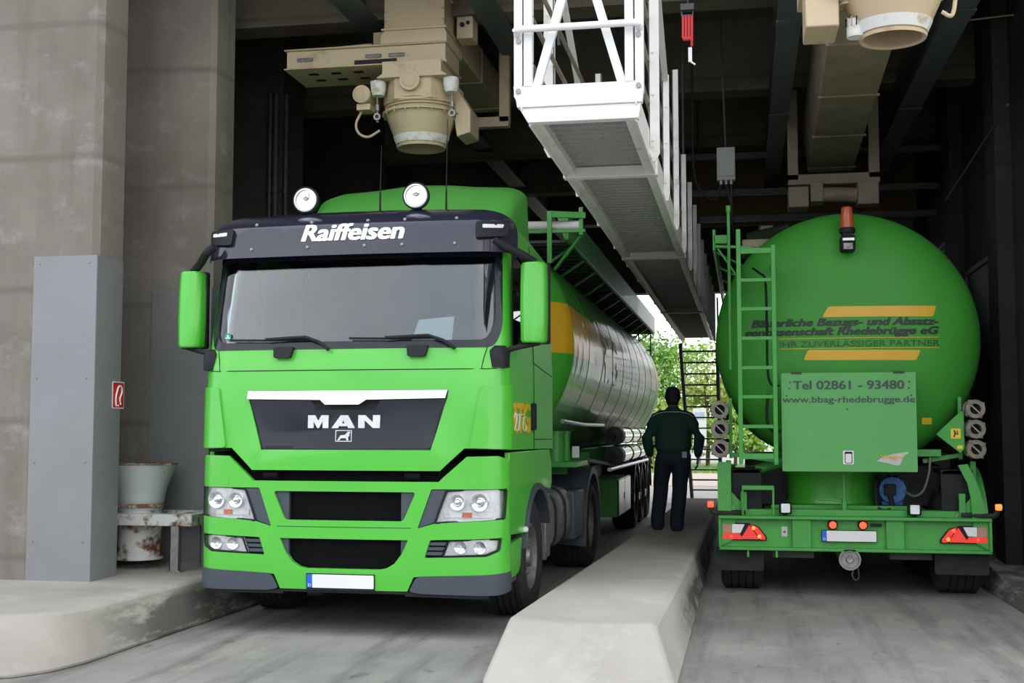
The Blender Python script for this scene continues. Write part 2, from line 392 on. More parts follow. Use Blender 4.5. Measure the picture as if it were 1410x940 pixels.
def wheel(parent, x, y, z, R=0.5, w=0.3, side=1, name='wheel', dual=False):
    """tyre with ribs, dished rim and hub; side=+1 looks to +x"""
    b = B(); h = w/2; r0 = R*0.58
    prof = [(r0, -h*0.8), (R*0.72, -h), (R*0.88, -h*0.98), (R*0.97, -h*0.86)]
    for k in range(-2, 3):
        c = k*h*0.34; prof += [(R, c-h*0.13), (R, c+h*0.13)]
        if k < 2: prof += [(R-0.014, c+h*0.15), (R-0.014, c+h*0.19)]
    prof += [(R*0.97, h*0.86), (R*0.88, h*0.98), (R*0.72, h), (r0, h*0.8)]
    lathe(b, prof, 'X', (x, y, z), 48, close=True)
    wo_ = obj(name, b, RUBBER, parent, smooth=30)
    b = B(); s = side
    lathe(b, [(R*0.585, s*h*0.80), (R*0.55, s*h*0.86), (R*0.52, s*h*0.7), (R*0.47, s*h*0.25), (R*0.34, s*h*0.18), (R*0.32, s*h*0.5), (0.02, s*h*0.5), (0.02, -s*h*0.5), (R*0.585, -s*h*0.6)], 'X', (x, y, z), 36, close=True)
    obj('rim', b, RIMM, wo_, smooth=35)
    b = B()
    cyl(b, (x+s*h*0.4, y, z), (x+s*h*0.85, y, z), R*0.2, R*0.16, 20)
    for k in range(10):
        a = 2*PI*k/10; cyl(b, (x+s*h*0.2, y+R*0.28*math.cos(a), z+R*0.28*math.sin(a)), (x+s*h*0.72, y+R*0.28*math.cos(a), z+R*0.28*math.sin(a)), 0.02, 0.016, 8)
    obj('hub', b, STEEL, wo_, smooth=35)
    return wo_
# ================================================================== SETTING
b = B(); box(b, -60, 60, -60, 140, -0.3, -0.006); struct('ground_yard', b, YARD)
b = B(); box(b, -45, 40, -54, -42, -0.2, 5.2); box(b, -46, 41, -54.5, -41.6, 5.2, 5.7)
for k in range(9): box(b, -40+k*9, -36+k*9, -42.05, -41.9, 0, 4.0)
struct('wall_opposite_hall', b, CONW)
b = B(); box(b, -6.9, 2.7, 4.5, 29.5, -0.2, 0.0); struct('floor', b, FLOORM)
def slab(name, base, top, m, bevel=0.03):
    b = B(); loft(b, [[(x, y, z) for x, y, z in base], [(x, y, z) for x, y, z in top]]); return struct(name, b, m, bevel)
# central loading island between the two lanes
lt = [(-1.56, 8.22), (-1.40, 12.5), (-1.24, 16.7), (-1.13, 23.0)]; rtp = [(-0.48, 23.0), (-0.48, 16.0), (-0.49, 14.0), (-0.585, 8.12)]
ft = [(-0.82, 8.05), (-1.07, 8.03), (-1.32, 8.09)]
lb = [(-1.66, 7.70), (-1.46, 12.5), (-1.30, 16.7), (-1.18, 23.0)]; rb = [(-0.42, 23.0), (-0.42, 16.0), (-0.42, 14.0), (-0.42, 7.72)]
fb = [(-0.72, 7.60), (-1.05, 7.56), (-1.36, 7.60)]
slab('kerb_island', [(x, y, 0) for x, y in lb+rb+fb], [(x, y, 0.36) for x, y in lt+rtp+ft], CONI, 0.035)
# raised kerb along the left pillars
bs = [(-6.9, 28), (-6.9, 7.1), (-4.9, 7.25), (-4.66, 7.36), (-4.52, 7.58), (-4.45, 7.9), (-4.41, 10.5), (-4.40, 28)]
tp = [(-6.9, 28), (-6.9, 7.5), (-5.0, 7.62), (-4.76, 7.70), (-4.62, 7.88), (-4.56, 8.15), (-4.46, 10.5), (-4.44, 28)]
slab('kerb_left', [(x, y, 0) for x, y in bs], [(x, y, 0.36) for x, y in tp], CONK, 0.03)
b = B()
ks = [(10.3, 0.02, 2.5), (11.4, 0.08, 2.38), (13.1, 0.25, 2.36), (15.0, 0.34, 2.36), (28, 0.34, 2.36)]
loft(b, [[(x, y, 0), (2.9, y, 0), (2.9, y, z), (x+0.03, y, z)] for y, z, x in ks]); struct('kerb_right', b, CONK, 0.02)

def pillar(name, x0, x1, y0, y1, z0=0.36, z1=6.6, ch=0.05, m=None):
    b = B(); loft(b, [[(x0, y0, z), (x1-ch, y0, z), (x1, y0+ch, z), (x1, y1, z), (x0, y1, z)] for z in (z0, z1)])
    return struct(name, b, m or CONP, 0)
pillar('wall_pillar_1', -7.2, -5.30, 9.43, 9.86)
pillar('wall_pillar_2', -6.7, -4.97, 10.95, 11.42)
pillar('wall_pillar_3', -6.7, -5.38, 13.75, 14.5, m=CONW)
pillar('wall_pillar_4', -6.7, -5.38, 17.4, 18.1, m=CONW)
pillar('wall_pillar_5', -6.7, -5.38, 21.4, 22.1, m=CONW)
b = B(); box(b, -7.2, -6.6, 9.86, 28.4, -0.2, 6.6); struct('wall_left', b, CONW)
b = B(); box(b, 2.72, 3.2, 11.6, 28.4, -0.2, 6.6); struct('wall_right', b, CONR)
for i, (y0, y1) in enumerate([(13.2, 13.7), (16.0, 16.5), (19.4, 19.9), (23.0, 23.5)]):
    b = B(); box(b, 2.56, 2.75, y0, y1, 0.2, 6.6); struct('wall_right_rib_%d' % (i+1), b, CONR)
# frames of the closed steel panels on the right wall
for i, (y0, y1, z1) in enumerate([(13.95, 15.75, 3.5), (16.8, 19.1, 4.1)]):
    b = B()
    for z in (0.4, z1): bar(b, (2.70, y0, z), (2.70, y1, z), 0.05, 0.06)
    for y in (y0, y1): bar(b, (2.70, y, 0.4), (2.70, y, z1), 0.05, 0.06)
    box(b, 2.70, 2.73, y0, y1, 0.4, z1); struct('wall_right_trim_%d' % (i+1), b, DARKST)
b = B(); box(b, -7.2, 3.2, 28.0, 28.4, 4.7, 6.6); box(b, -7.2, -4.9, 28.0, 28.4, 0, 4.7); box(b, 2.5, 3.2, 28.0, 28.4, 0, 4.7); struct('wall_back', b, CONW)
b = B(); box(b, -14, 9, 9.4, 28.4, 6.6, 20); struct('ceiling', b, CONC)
# the neighbouring parts of the silo building
b = B(); box(b, -14, -7.2, 9.6, 28.4, -0.2, 6.6); struct('wall_left_outer', b, CONP)
b = B(); box(b, 3.2, 9, 9.4, 28.4, -0.2, 6.6); struct('wall_right_outer', b, CONP)
for i, (y, zb) in enumerate([(12.0, 5.82), (15.0, 5.72), (18.0, 5.72), (21.0, 5.72), (24.5, 5.72)]):
    b = B(); box(b, -6.6, 2.72, y, y+0.35, zb, 6.6); struct('ceiling_beam_%d' % (i+1), b, CONC)
for i, (x, w, zb, ya) in enumerate([(-3.80, 0.28, 5.80, 10.6), (-2.48, 0.28, 5.80, 9.6), (0.45, 0.22, 5.3, 9.5), (1.93, 0.24, 5.3, 9.5)]):
    b = B(); box(b, x-w/2, x+w/2, ya, 27.9, zb, zb+0.025); box(b, x-0.012, x+0.012, ya, 27.9, zb+0.02, zb+0.42); box(b, x-w/2, x+w/2, ya, 27.9, zb+0.40, zb+0.425)
    for k in range(5): box(b, x-w/2-0.01, x+w/2+0.01, 11.2+k*3.4, 11.35+k*3.4, zb-0.012, zb+0.0)
    struct('ceiling_girder_%d' % (i+1), b, IBEAM)
b = B(); box(b, -1.6, 2.6, 19.2, 19.3, 4.75, 5.9)
for k in range(8): box(b, -1.6+k*0.55, -1.57+k*0.55, 19.16, 19.2, 4.75, 5.9)
struct('trim_1', b, OCHRE)
for i, (z, y) in enumerate([(5.35, 17.0), (4.9, 17.3), (4.65, 18.0)]):
    b = B(); bar(b, (-1.7, y, z), (2.7, y, z), 0.08, 0.08); struct('trim_%d' % (i+2), b, DARKST)
# drive beyond the far opening
b = B(); box(b, -16, 12, 36.0, 46.5, -0.006, 0.004); struct('path_beyond', b, mat('pink_gravel', (0.48, 0.38, 0.31), 0.9, var=0.15, scale=20))
b = B(); box(b, -20, 14, 46.5, 60, -0.006, 0.006); struct('lawn_base', b, mat('lawn_soil', (0.16, 0.27, 0.06), 0.9, var=0.2))

# grass blades on the verge
b = B(); rg = random.Random(3)
for k in range(2600):
    x, y = rg.uniform(-6, 2.5), rg.uniform(46.6, 53); h = rg.uniform(0.08, 0.22); a = rg.uniform(0, PI); w = 0.018
    dx, dy = math.cos(a)*w, math.sin(a)*w; lx, ly = rg.uniform(-.06, .06), rg.uniform(-.06, .06)
    b.faces.new([b.verts.new((x-dx, y-dy, 0)), b.verts.new((x+dx, y+dy, 0)), b.verts.new((x+lx, y+ly, h))])
o = obj('grass', b, mat('grass_blades', (0.20, 0.38, 0.07), 0.8, var=0.25), None, 0, 0, recalc=False); o['kind'] = 'stuff'; o['label'] = 'strip of green grass beyond the far end of the drive-through'; o['category'] = 'grass'
# trees
LEAFM = [mat('spring_leaves', (0.32, 0.50, 0.10), 0.7, var=0.35, scale=2), mat('yellow_green_leaves', (0.42, 0.50, 0.13), 0.7, var=0.3, scale=2), mat('mid_green_leaves', (0.20, 0.38, 0.08), 0.7, var=0.35, scale=2)]
BARK = mat('bark', (0.12, 0.09, 0.06), 0.9, var=0.3)
def tree(x, y, h, r, k, seed, label, low=0.25):
    t = thing('tree', label, 'tree', (x, y, 0), 0, 'young trees beyond the far opening'); g = random.Random(seed)
    b = B(); tube(b, [(0, 0, 0), (0.05, 0, h*0.35), (-0.03, 0.04, h*0.7), (0, 0, h*0.95)], 0.05+0.01*h, 8); 
    tips = []
    for i in range(16):
        a = g.uniform(0, 2*PI); z0 = h*g.uniform(low, 0.8); rr = r*g.uniform(0.5, 1.0)*math.sin(PI*min(0.95, max(0.15, z0/h)))**0.6
        tip = Vector((math.cos(a)*rr, math.sin(a)*rr, min(h, z0+h*g.uniform(0.1, 0.25)))); tips.append(tip)
        tube(b, [(0, 0, z0), tip*0.5+Vector((0, 0, z0*0.45)), tip], 0.018, 5)
    obj('trunk', b, BARK, t)
    b = B()
    for tip in tips+[Vector((0, 0, h*0.95))]:
        for j in range(190):
            p = tip+Vector((g.gauss(0, r*0.24), g.gauss(0, r*0.24), g.gauss(0, h*0.075))); s = g.uniform(0.08, 0.15)
            q = Quaternion((g.gauss(0, 1), g.gauss(0, 1), g.gauss(0, 1), g.gauss(0, 1))).normalized()
            b.faces.new([b.verts.new(p+q @ Vector(c)) for c in ((-s, 0, 0), (0, -s*0.55, 0), (s, 0, 0), (0, s*0.55, 0))])
    obj('foliage', b, LEAFM[k], t, 0, 0, recalc=False); return t
tree(-5.6, 52, 4.6, 1.5, 0, 1, 'bright green young tree just right of the far tank end')
tree(-4.6, 57, 5.6, 1.7, 2, 2, 'taller mid green tree behind the walking man', 0.2)
tree(-2.9, 62, 5.4, 1.8, 0, 3, 'bright green tree behind the left edge of the far stairs', 0.15)
tree(-1.6, 55, 4.2, 1.4, 1, 4, 'yellow green tree seen between the upper treads of the far stairs', 0.15)
tree(0.6, 59, 5.2, 1.7, 2, 5, 'mid green tree half hidden by the right hand tank', 0.15)
tree(-3.3, 52.5, 2.6, 1.3, 1, 6, 'low yellow green shrub behind the walking man', 0.08)
tree(-7.6, 61, 6.0, 1.9, 2, 7, 'mid green tree behind the far end of the polished tank', 0.15)
tree(-0.4, 53, 2.3, 1.2, 0, 8, 'low bright green shrub behind the lower treads of the far stairs', 0.08)
# white notice board beyond the stairs
v = thing('notice_board', 'white notice board on a post beyond the far stairs', 'sign', (-1.72, 49.0, 0))
b = B(); panel(b, rnd(rect(-0.26, 0.26, 1.0, 2.45), 0.03), XZ(0), -0.04, 0.0); obj('board', b, WHITE, v, 0.01)
b = B(); cyl(b, (0, 0.06, 0), (0, 0.06, 2.3), 0.035, n=10); obj('post', b, GREYBOX, v)
b = B(); panel(b, rect(-0.2, 0.2, 2.0, 2.3), XZ(0), 0, 0.006); obj('blue_field', b, mat('faded_blue', (0.45, 0.55, 0.68), 0.6), v)

# ================================================================== PILLAR FITTINGS
def corner_plate(name, label, x, y, wf, ws, z0, z1, rot=0):
    t = thing(name, label, 'metal plate', (x, y, z0), 0)
    h = z1-z0
    b = B(); panel(b, rect(-wf, 0.004, 0, h), XZ(0), 0.0, 0.006); p = obj('front_sheet', b, GALV, t)
    b = B(); panel(b, rect(0, ws, 0, h), YZ(0), 0.0, 0.006); obj('side_sheet', b, GALV, t)
    for zz in (h*0.12, h*0.36, h*0.62, h-0.06):
        for xx in (-wf+0.05, -0.07): b = B(); cyl(b, (xx, -0.004, zz), (xx, -0.013, zz), 0.012, 0.008, 10); obj('screw', b, STEEL, p)
    return t
corner_plate('corner_guard_plate', 'tall grey steel guard plate on the nearest left pillar', -5.296, 9.425, 0.575, 0.43, 0.36, 3.06)
corner_plate('corner_guard_plate', 'grey steel guard plate on the second pillar behind the rusty funnel', -4.964, 10.944, 0.60, 0.47, 0.36, 2.95)
s = thing('fire_hose_sign', 'small red fire hose sign on the guard plate of the nearest pillar', 'sign', (-5.288, 9.81, 1.90))
b = B(); panel(b, rnd(rect(-0.10, 0.10, -0.115, 0.115), 0.012), YZ(0), 0.0, 0.004); obj('sign_plate', b, WHITE, s)
b = B(); panel(b, rnd(rect(-0.092, 0.092, -0.107, 0.107), 0.01), YZ(0), 0.003, 0.0055); obj('red_field', b, REDP, s)
b = B(); S_ = YZ(0)
tube(b, [S_(p.x, p.y, 0.007) for p in curve_pts([(-0.045, -0.085, 0), (-0.05, -0.03, 0), (-0.03, 0.03, 0), (0.0, 0.075, 0), (0.045, 0.07, 0), (0.05, 0.02, 0), (0.02, -0.03, 0), (0.035, -0.08, 0)], 6)], 0.008, 6)
tube(b, [S_(-0.045, -0.09, 0.007), S_(0.0, -0.09, 0.007)], 0.008, 6)
obj('hose_symbol', b, WHITE, s)

# rusty funnel in its steel bench beside the first pillar
t = thing('steel_bench', 'low rust-stained white steel bench on the left kerb', 'bench', (-5.1, 10.3, 0.36))
b = B(); box(b, -0.78, 0.34, -0.13, 0.03, 0.40, 0.50); box(b, -0.78, 0.34, 0.46, 0.54, 0.40, 0.50); box(b, 0.24, 0.34, 0.0, 0.5, 0.40, 0.48)
box(b, 0.16, 0.34, -0.13, 0.54, 0.485, 0.505); obj('frame', b, RUSTW, t, 0.006)
for (x, y) in ((0.18, -0.12), (0.18, 0.50), (-0.76, -0.12), (-0.76, 0.50)):
    b = B(); box(b, x-0.045, x+0.045, y, y+0.012, 0, 0.42); box(b, x-0.045, x-0.033, y, y+0.07, 0, 0.42); box(b, x+0.033, x+0.045, y, y+0.05, 0, 0.42)
    box(b, x-0.065, x+0.065, y-0.02, y+0.08, 0, 0.012); obj('leg', b, STEEL, t, 0.003)
f = thing('funnel', 'white rust-rimmed metal funnel standing in the low steel bench', 'funnel', (-5.41, 10.49, 0.36))
b = B(); lathe(b, [(0.20, 0.52), (0.205, 0.585), (0.215, 0.60), (0.215, 0.63), (0.235, 0.72), (0.32, 0.93), (0.31, 0.93), (0.22, 0.72), (0.19, 0.60), (0.19, 0.52)], 'Z', n=40, close=True); obj('cone', b, WHITEF, f)
b = B(); lathe(b, [(0.305, 0.928), (0.326, 0.928), (0.326, 0.938), (0.305, 0.938)], 'Z', close=True); obj('rim', b, RUSTR, f)
b = B(); lathe(b, [(0.208, 0.545), (0.222, 0.55), (0.222, 0.575), (0.208, 0.58)], 'Z', close=True); obj('collar', b, RUSTR, f)
b = B(); lathe(b, [(0.195, 0.10), (0.195, 0.53), (0.18, 0.53), (0.18, 0.10)], 'Z', close=True); lathe(b, [(0.195, 0.08), (0.215, 0.08), (0.215, 0.105), (0.195, 0.105)], 'Z', close=True); obj('outlet', b, RUSTW, f)
# wall pipes
for i, (x, y, r) in enumerate([(-5.50, 13.70, 0.032), (-5.42, 13.68, 0.038), (-5.33, 13.78, 0.034)]):
    b = B(); cyl(b, (0, 0, 0.36), (0, 0, 5.6), r, n=14)
    for z in (1.5, 3.0, 4.4, 5.2): cyl(b, (0, 0, z), (0, 0, z+0.04), r+0.012, n=14)
    o = obj('wall_pipe', b, DARKST, None, loc=(x, y, 0)); tag(o, ['thin dark vertical pipe on the dim third pillar, first of three from the left', 'thickest dark vertical pipe on the dim third pillar', 'dark vertical pipe at the lane-side corner of the dim third pillar'][i], 'pipe', 'vertical pipes on the third pillar')
# ================================================================== TRACTOR UNIT
TR = thing('semi_truck', 'bright green cab-over truck with two round roof lamps facing the camera', 'truck', (-3.09, 9.30, 0), -0.0175)
HW, CR, U0 = 1.225, 0.24, 0.985
UE = U0+CR*PI/2
LEAN = [(0.0, 0.02), (0.5, 0.0), (1.44, 0.0), (1.46, 0.015), (2.10, 0.035), (2.25, 0.07), (3.0, 0.22), (3.35, 0.31), (4, 0.4)]
def lean(z):
    for (a, va), (b, vb) in zip(LEAN, LEAN[1:]):
        if a <= z <= b: return va+(vb-va)*(z-a)/(b-a)
    return LEAN[0][1]
def CS(u, z, d):
    """cab skin: u runs across the front, round the corner and back along the side"""
    a = abs(u); sg = 1 if u >= 0 else -1
    if a < U0: x, y, nx, ny = a, 0.04*(a/U0)**2, 0.0, -1.0
    elif a < UE:
        t = (a-U0)/CR; x, y = U0+CR*math.sin(t), 0.04+CR*(1-math.cos(t)); nx, ny = math.sin(t), -math.cos(t)
    else: x, y, nx, ny = HW, 0.04+CR+a-UE, 1.0, 0.0
    x += 0.05*min(1, max(0, (x-0.8)/0.42))
    s = 1-0.04*min(1, max(0, (z-2.1)/1.2))
    f = max(0.0, 1-max(0, y-0.04)/1.1)
    return Vector((sg*(x+nx*d)*s, y+ny*d+lean(z)*f, z))
def UX(x): return x if x < U0 else U0+CR*math.asin(min(1, (x-U0)/CR))
def UY(y): return UE+y-0.04-CR
CU = sorted([s*v for v in [0.001, .2, .4, .6, .8, .985, 1.03, 1.08, 1.13, 1.18, 1.23, 1.28, 1.33, 1.362, 1.55, 1.8, 2.1, 2.5, 2.9] for s in (1, -1)])
CV = [0.5, 0.7, 0.9, 1.1, 1.3, 1.6, 1.8, 2.1, 2.25, 2.45, 2.65, 2.85, 3.0, 3.15]
def skin(name, polys, d0, d1, m, parent=TR, bevel=0.006, holes=(), both=True, smooth=40):
    if both:
        b = B()
        for p in polys: panel(b, mirr(p), CS, d0, d1, [mirr(h) for h in holes], CU, CV)
        obj(name, b, m, parent, bevel, smooth)
    b = B()
    for p in polys: panel(b, p, CS, d0, d1, holes, CU, CV)
    return obj(name, b, m, parent, bevel, smooth)
YR = UY(2.25)
# --- cab shell: front wall, windscreen pillars and sides in one skin
low = [(0.775, 1.285), (0.945, 1.46), (UE, 1.445), (YR, 1.43)]
hs = low+[(YR, 3.16), (UY(1.2), 3.26), (UY(0.5), 3.28), (UE, 3.22), (1.0, 3.22)]
grille_hole = sym([(0.70, 1.445), (0.82, 1.845), (0.83, 1.915)])
wind = rnd(sym([(UX(1.125), 2.26), (UX(1.18), 2.40), (UX(1.18), 3.2)]), [0.06, 0.12, 0.02, 0.02, 0.12, 0.06])
sidew = rnd([(1.43, 2.26), (UY(0.62), 2.27), (UY(0.9), 2.42), (UY(1.25), 2.44), (UY(1.25), 3.0), (UY(0.75), 3.08), (1.46, 3.05)], 0.05)
skin('cab_shell', [sym(hs)], -0.03, 0.0, GREEN, holes=[grille_hole, wind, sidew, mirr(sidew)], both=False)
cab = [o for o in TR.children if o.name.startswith('cab_shell')][0]
# roof skin and fairing
b = B(); loft(b, [[CS(u, z, -0.01) for u, z in [(-UE, 3.21), (-0.985, 3.215), (-0.5, 3.215), (0, 3.215), (0.5, 3.215), (0.985, 3.215), (UE, 3.21)]],
                  [CS(u, 3.27, -0.01)*1 for u in (-UY(1.2), )]+[Vector((x, 1.2, 3.32)) for x in (-0.9, -0.45, 0, 0.45, 0.9)]+[CS(UY(1.2), 3.27, -0.01)],
                  [CS(-UY(2.25), 3.16, -0.01)]+[Vector((x, 2.25, 3.30)) for x in (-0.9, -0.45, 0, 0.45, 0.9)]+[CS(UY(2.25), 3.16, -0.01)]], caps=False, closed=False)
obj('roof', b, GREEN, TR)
def fair(y, hw, z0, z1, r):
    o = [(-hw, z0), (-hw*0.985, (z0+z1)/2)]
    for k in range(7): a = PI-k*PI/12; o.append((-hw*0.975+r*1.6+r*1.6*math.cos(a), z1-r*0.9-0.05+r*0.9*math.sin(a)))
    for x in (-0.5, -0.25, 0, 0.25, 0.5): o.append((x, z1-0.05+0.05*(1-(x/0.6)**2)))
    return [Vector((x, y, z)) for x, z in o]+[Vector((-x, y, z)) for x, z in o[:9][::-1]]
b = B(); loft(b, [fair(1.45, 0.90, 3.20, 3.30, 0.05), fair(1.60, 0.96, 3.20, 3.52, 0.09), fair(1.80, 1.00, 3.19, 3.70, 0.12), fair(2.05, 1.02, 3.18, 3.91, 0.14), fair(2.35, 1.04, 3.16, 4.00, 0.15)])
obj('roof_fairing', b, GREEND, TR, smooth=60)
b = B(); box(b, -1.16, 1.16, 2.20, 2.26, 1.35, 3.16); obj('rear_wall', b, GREEN, TR, 0.01)
b = B(); box(b, -1.13, 1.13, 2.15, 2.19, 1.43, 3.14); box(b, -1.13, -1.115, 0.75, 2.15, 1.43, 2.28); box(b, 1.115, 1.13, 0.75, 2.15, 1.43, 2.28); box(b, -1.08, 1.08, 0.5, 2.15, 3.12, 3.15); obj('cab_lining', b, DARKST, TR)
b = B(); box(b, 1.175, 1.215, 2.23, 2.33, 1.1, 3.1); box(b, -1.215, -1.175, 2.23, 2.33, 1.1, 3.1); obj('side_gap_seal', b, BLACKP, TR, 0.01)
# --- dark innards
b = B(); box(b, -1.17, 1.17, 0.42, 2.2, 1.30, 1.42); box(b, -1.10, 1.10, 0.14, 0.9, 0.95, 1.34); box(b, -0.72, 0.72, 0.13, 0.16, 0.42, 1.34); box(b, -0.6, 0.6, 0.3, 2.3, 0.45, 1.3)
for x in (-0.62, 0.55): cyl(b, (x-0.06, 0.05, 1.24), (x+0.06, 0.05, 1.24), 0.03, n=10)
obj('radiator', b, INTAKE, TR)
b = B(); loft(b, [[(x, y, z) for y, z in ((0.12, 1.45), (0.16, 2.2), (0.42, 2.28), (0.62, 2.16), (0.62, 1.45))] for x in (-1.1, 1.1)]); obj('dashboard', b, GREYP, TR, 0.03)
b = B(); lathe(b, [(0.20, -0.018), (0.235, -0.018), (0.235, 0.018), (0.20, 0.018)], 'Z', close=True, n=28); box(b, -0.2, 0.2, -0.02, 0.02, -0.01, 0.01)
o = obj('steering_wheel', b, BLACKP, TR); o.location = (0.60, 0.72, 2.22); o.rotation_euler = (math.radians(28), 0, 0)
for x in (-0.6, 0.6):
    b = B(); loft(b, [ell((x, 1.25, 1.7), 0.24, 0.10, 16, p=3), ell((x, 1.30, 2.1), 0.26, 0.11, 16, p=3), ell((x, 1.36, 2.5), 0.22, 0.08, 16, p=3), ell((x, 1.36, 2.56), 0.13, 0.06, 16, p=3), ell((x, 1.38, 2.78), 0.13, 0.05, 16, p=3)])
    box(b, x-0.26, x+0.26, 0.85, 1.35, 1.62, 1.78); obj('cab_seat', b, DARKST, TR, 0.02, 50)
for sx in (-1, 1):
    b = B(); pts = [Vector((sx*(1.10-0.02*(k % 2)), 0.42+k*0.05, 0)) for k in range(9)]
    loft(b, [[p+Vector((0, 0, 2.32)) for p in pts], [p+Vector((0, 0, 3.1)) for p in pts]], caps=False, closed=False); obj('curtain', b, GREYP, TR)
# --- glazing
skin('windscreen', [wind], -0.022, -0.012, WIND, bevel=0, both=False)
wsc = [o for o in TR.children if o.name.startswith('windscreen')][0]
outer = rnd(sym([(UX(1.125)+0.012, 2.245), (UX(1.18)+0.014, 2.40), (UX(1.18)+0.014, 3.2)]), [0.06, 0.12, 0.02, 0.02, 0.12, 0.06])
inner = rnd(sym([(UX(1.09), 2.305), (UX(1.145), 2.44), (UX(1.145), 3.15)]), [0.06, 0.12, 0.02, 0.02, 0.12, 0.06])
skin('windscreen_seal', [outer], -0.015, 0.004, BLACKG, bevel=0.003, holes=[inner], both=False)
skin('side_window', [sidew], -0.025, -0.015, SIDEG, bevel=0)
b = B()
for p in (sidew, mirr(sidew)): tube(b, [CS(u, v_, 0.0) for u, v_ in p]+[CS(*p[0], 0.0)], 0.012, 6)
obj('window_seal', b, BLACKP, TR)
b = B(); lathe(b, [(0.001, 0.0), (0.03, 0.0), (0.03, 0.003), (0.001, 0.003)], 'Y', n=20); st = obj('round_sticker', b, mat('sticker_green', (0.02, 0.28, 0.2), 0.4), wsc)
st.location = CS(-1.03, 2.36, 0.0); st['label'] = 'small round green sticker with a white tree mark'
b = B(); panel(b, rect(-0.018, 0.018, -0.016, -0.006), XZ(0), 0.001, 0.004); panel(b, [(-0.012, 0), (0.012, 0), (0, 0.018)], XZ(0), 0.001, 0.004); o = obj('sticker_mark', b, WHITE, wsc); o.location = CS(-1.03, 2.36, 0.0)
# inside mark of the sensor on the glass
b = B(); tube(b, [CS(u+0.02, v_, -0.03) for u, v_ in [(0.265, 2.43), (0.285, 2.43), (0.29, 2.50), (0.34, 2.50), (0.345, 2.43), (0.365, 2.43)]], 0.006, 6); obj('rain_sensor', b, BLACKP, wsc)
# --- black grille with the chrome bar, name and lion badge
skin('grille_panel', [rnd(grille_hole, 0.02)], -0.06, -0.012, BLACKG, both=False, bevel=0.004)
gp = [o for o in TR.children if o.name.startswith('grille_panel')][0]
cb = [(-0.815, 1.848), (-0.19, 1.838), (-0.14, 1.800), (0.14, 1.800), (0.19, 1.838), (0.815, 1.848), (0.825, 1.912), (-0.825, 1.912)]
b = B(); panel(b, cb, lambda u, z, d: CS(u, z, d+(max(0, 1.915-z)*0.62 if d > 0 else 0)), -0.012, 0.006, (), CU, [1.82, 1.85, 1.88]); obj('chrome_bar', b, CHROME, gp, 0.003)
skin('badge_recess', [sym([(0.24, 1.760), (0.285, 1.835)])], -0.012, -0.008, BLACKP, gp, both=False, bevel=0)
skin('grille_slot', [sym([(0.70, 1.452), (0.71, 1.475)])], -0.012, -0.006, BLACKP, gp, both=False, bevel=0)
def badge(polys, holes=()):
    b = B()
    for p in polys: panel(b, p, CS, -0.012, 0.008, holes if p is polys[0] else ())
    return b
gx, gz0, gz1 = 0.0, 1.615, 1.718
M_ = [(-0.305, gz0), (-0.305, gz1), (-0.245, gz1), (-0.219, 1.672), (-0.193, gz1), (-0.133, gz1), (-0.133, gz0), (-0.182, gz0), (-0.182, 1.665), (-0.212, gz0), (-0.226, gz0), (-0.256, 1.665), (-0.256, gz0)]
A_ = [(-0.108, gz0), (-0.032, gz1), (0.028, gz1), (0.088, gz0), (0.032, gz0), (0.023, 1.630), (-0.043, 1.630), (-0.052, gz0)]
Ah = [(-0.020, 1.652), (0.001, 1.652), (-0.0095, 1.675)]
N_ = [(0.112, gz0), (0.112, gz1), (0.170, gz1), (0.232, 1.660), (0.232, gz1), (0.290, gz1), (0.290, gz0), (0.235, gz0), (0.166, 1.675), (0.166, gz0)]
b = B(); panel(b, M_, CS, -0.012, 0.006); panel(b, A_, CS, -0.012, 0.006, [Ah]); panel(b, N_, CS, -0.012, 0.006); obj('maker_name', b, SILVER, gp, 0.002)
b = B(); panel(b, rect(-0.075, 0.06, 1.510, 1.600), CS, -0.012, 0.0, [rect(-0.069, 0.054, 1.516, 1.594)])
lion = [(-0.062, 1.520), (-0.040, 1.520), (-0.030, 1.535), (-0.012, 1.538), (0.016, 1.536), (0.018, 1.520), (0.034, 1.520), (0.030, 1.545), (0.042, 1.556), (0.040, 1.572), (0.050, 1.578), (0.044, 1.588), (0.030, 1.590), (0.020, 1.578), (0.0, 1.562), (-0.030, 1.560), (-0.042, 1.545), (-0.050, 1.530)]
panel(b, lion, CS, -0.012, 0.002); obj('lion_badge', b, SILVER, gp, 0)
# --- corner air deflectors and shut lines
skin('corner_deflector', [rnd([(0.985, 1.462), (UE+0.015, 1.452), (UE+0.015, 1.955), (1.055, 1.945)], 0.03)], -0.0, 0.02, GREEN, bevel=0.012)
def line(pts, r=0.004): return [CS(u, v_, 0.0005) for u, v_ in pts]
b = B(); d = [-1.08+0.12*k for k in range(19)]
tube(b, line([(u, 2.075) for u in d]), 0.004, 6)
for s in (1, -1):
    tube(b, line([(s*1.08, 2.075), (s*UX(1.14), 2.08), (s*UX(1.2), 2.085)]), 0.004, 6); tube(b, line([(s*1.06, 2.08), (s*1.075, 2.16), (s*1.10, 2.25)]), 0.004, 6)
    tube(b, line([(s*UY(1.30), z) for z in (1.44, 1.8, 2.2, 2.6, 3.0, 3.2)]), 0.005, 6)
    tube(b, line([(s*UY(1.30), 2.18), (s*UY(2.2), 2.10)]), 0.004, 6); tube(b, line([(s*UY(1.34), 1.52), (s*UY(2.2), 1.515)]), 0.004, 6)
obj('shut_lines', b, BLACKP, cab)
for s in (1, -1):
    b = B(); panel(b, rnd([(s*UY(y), z) for y, z in ([(1.16, 1.60), (1.28, 1.60), (1.28, 1.83), (1.16, 1.83)])], 0.03), CS, 0.0, 0.03); obj('door_handle', b, BLACKP, TR, 0.008)
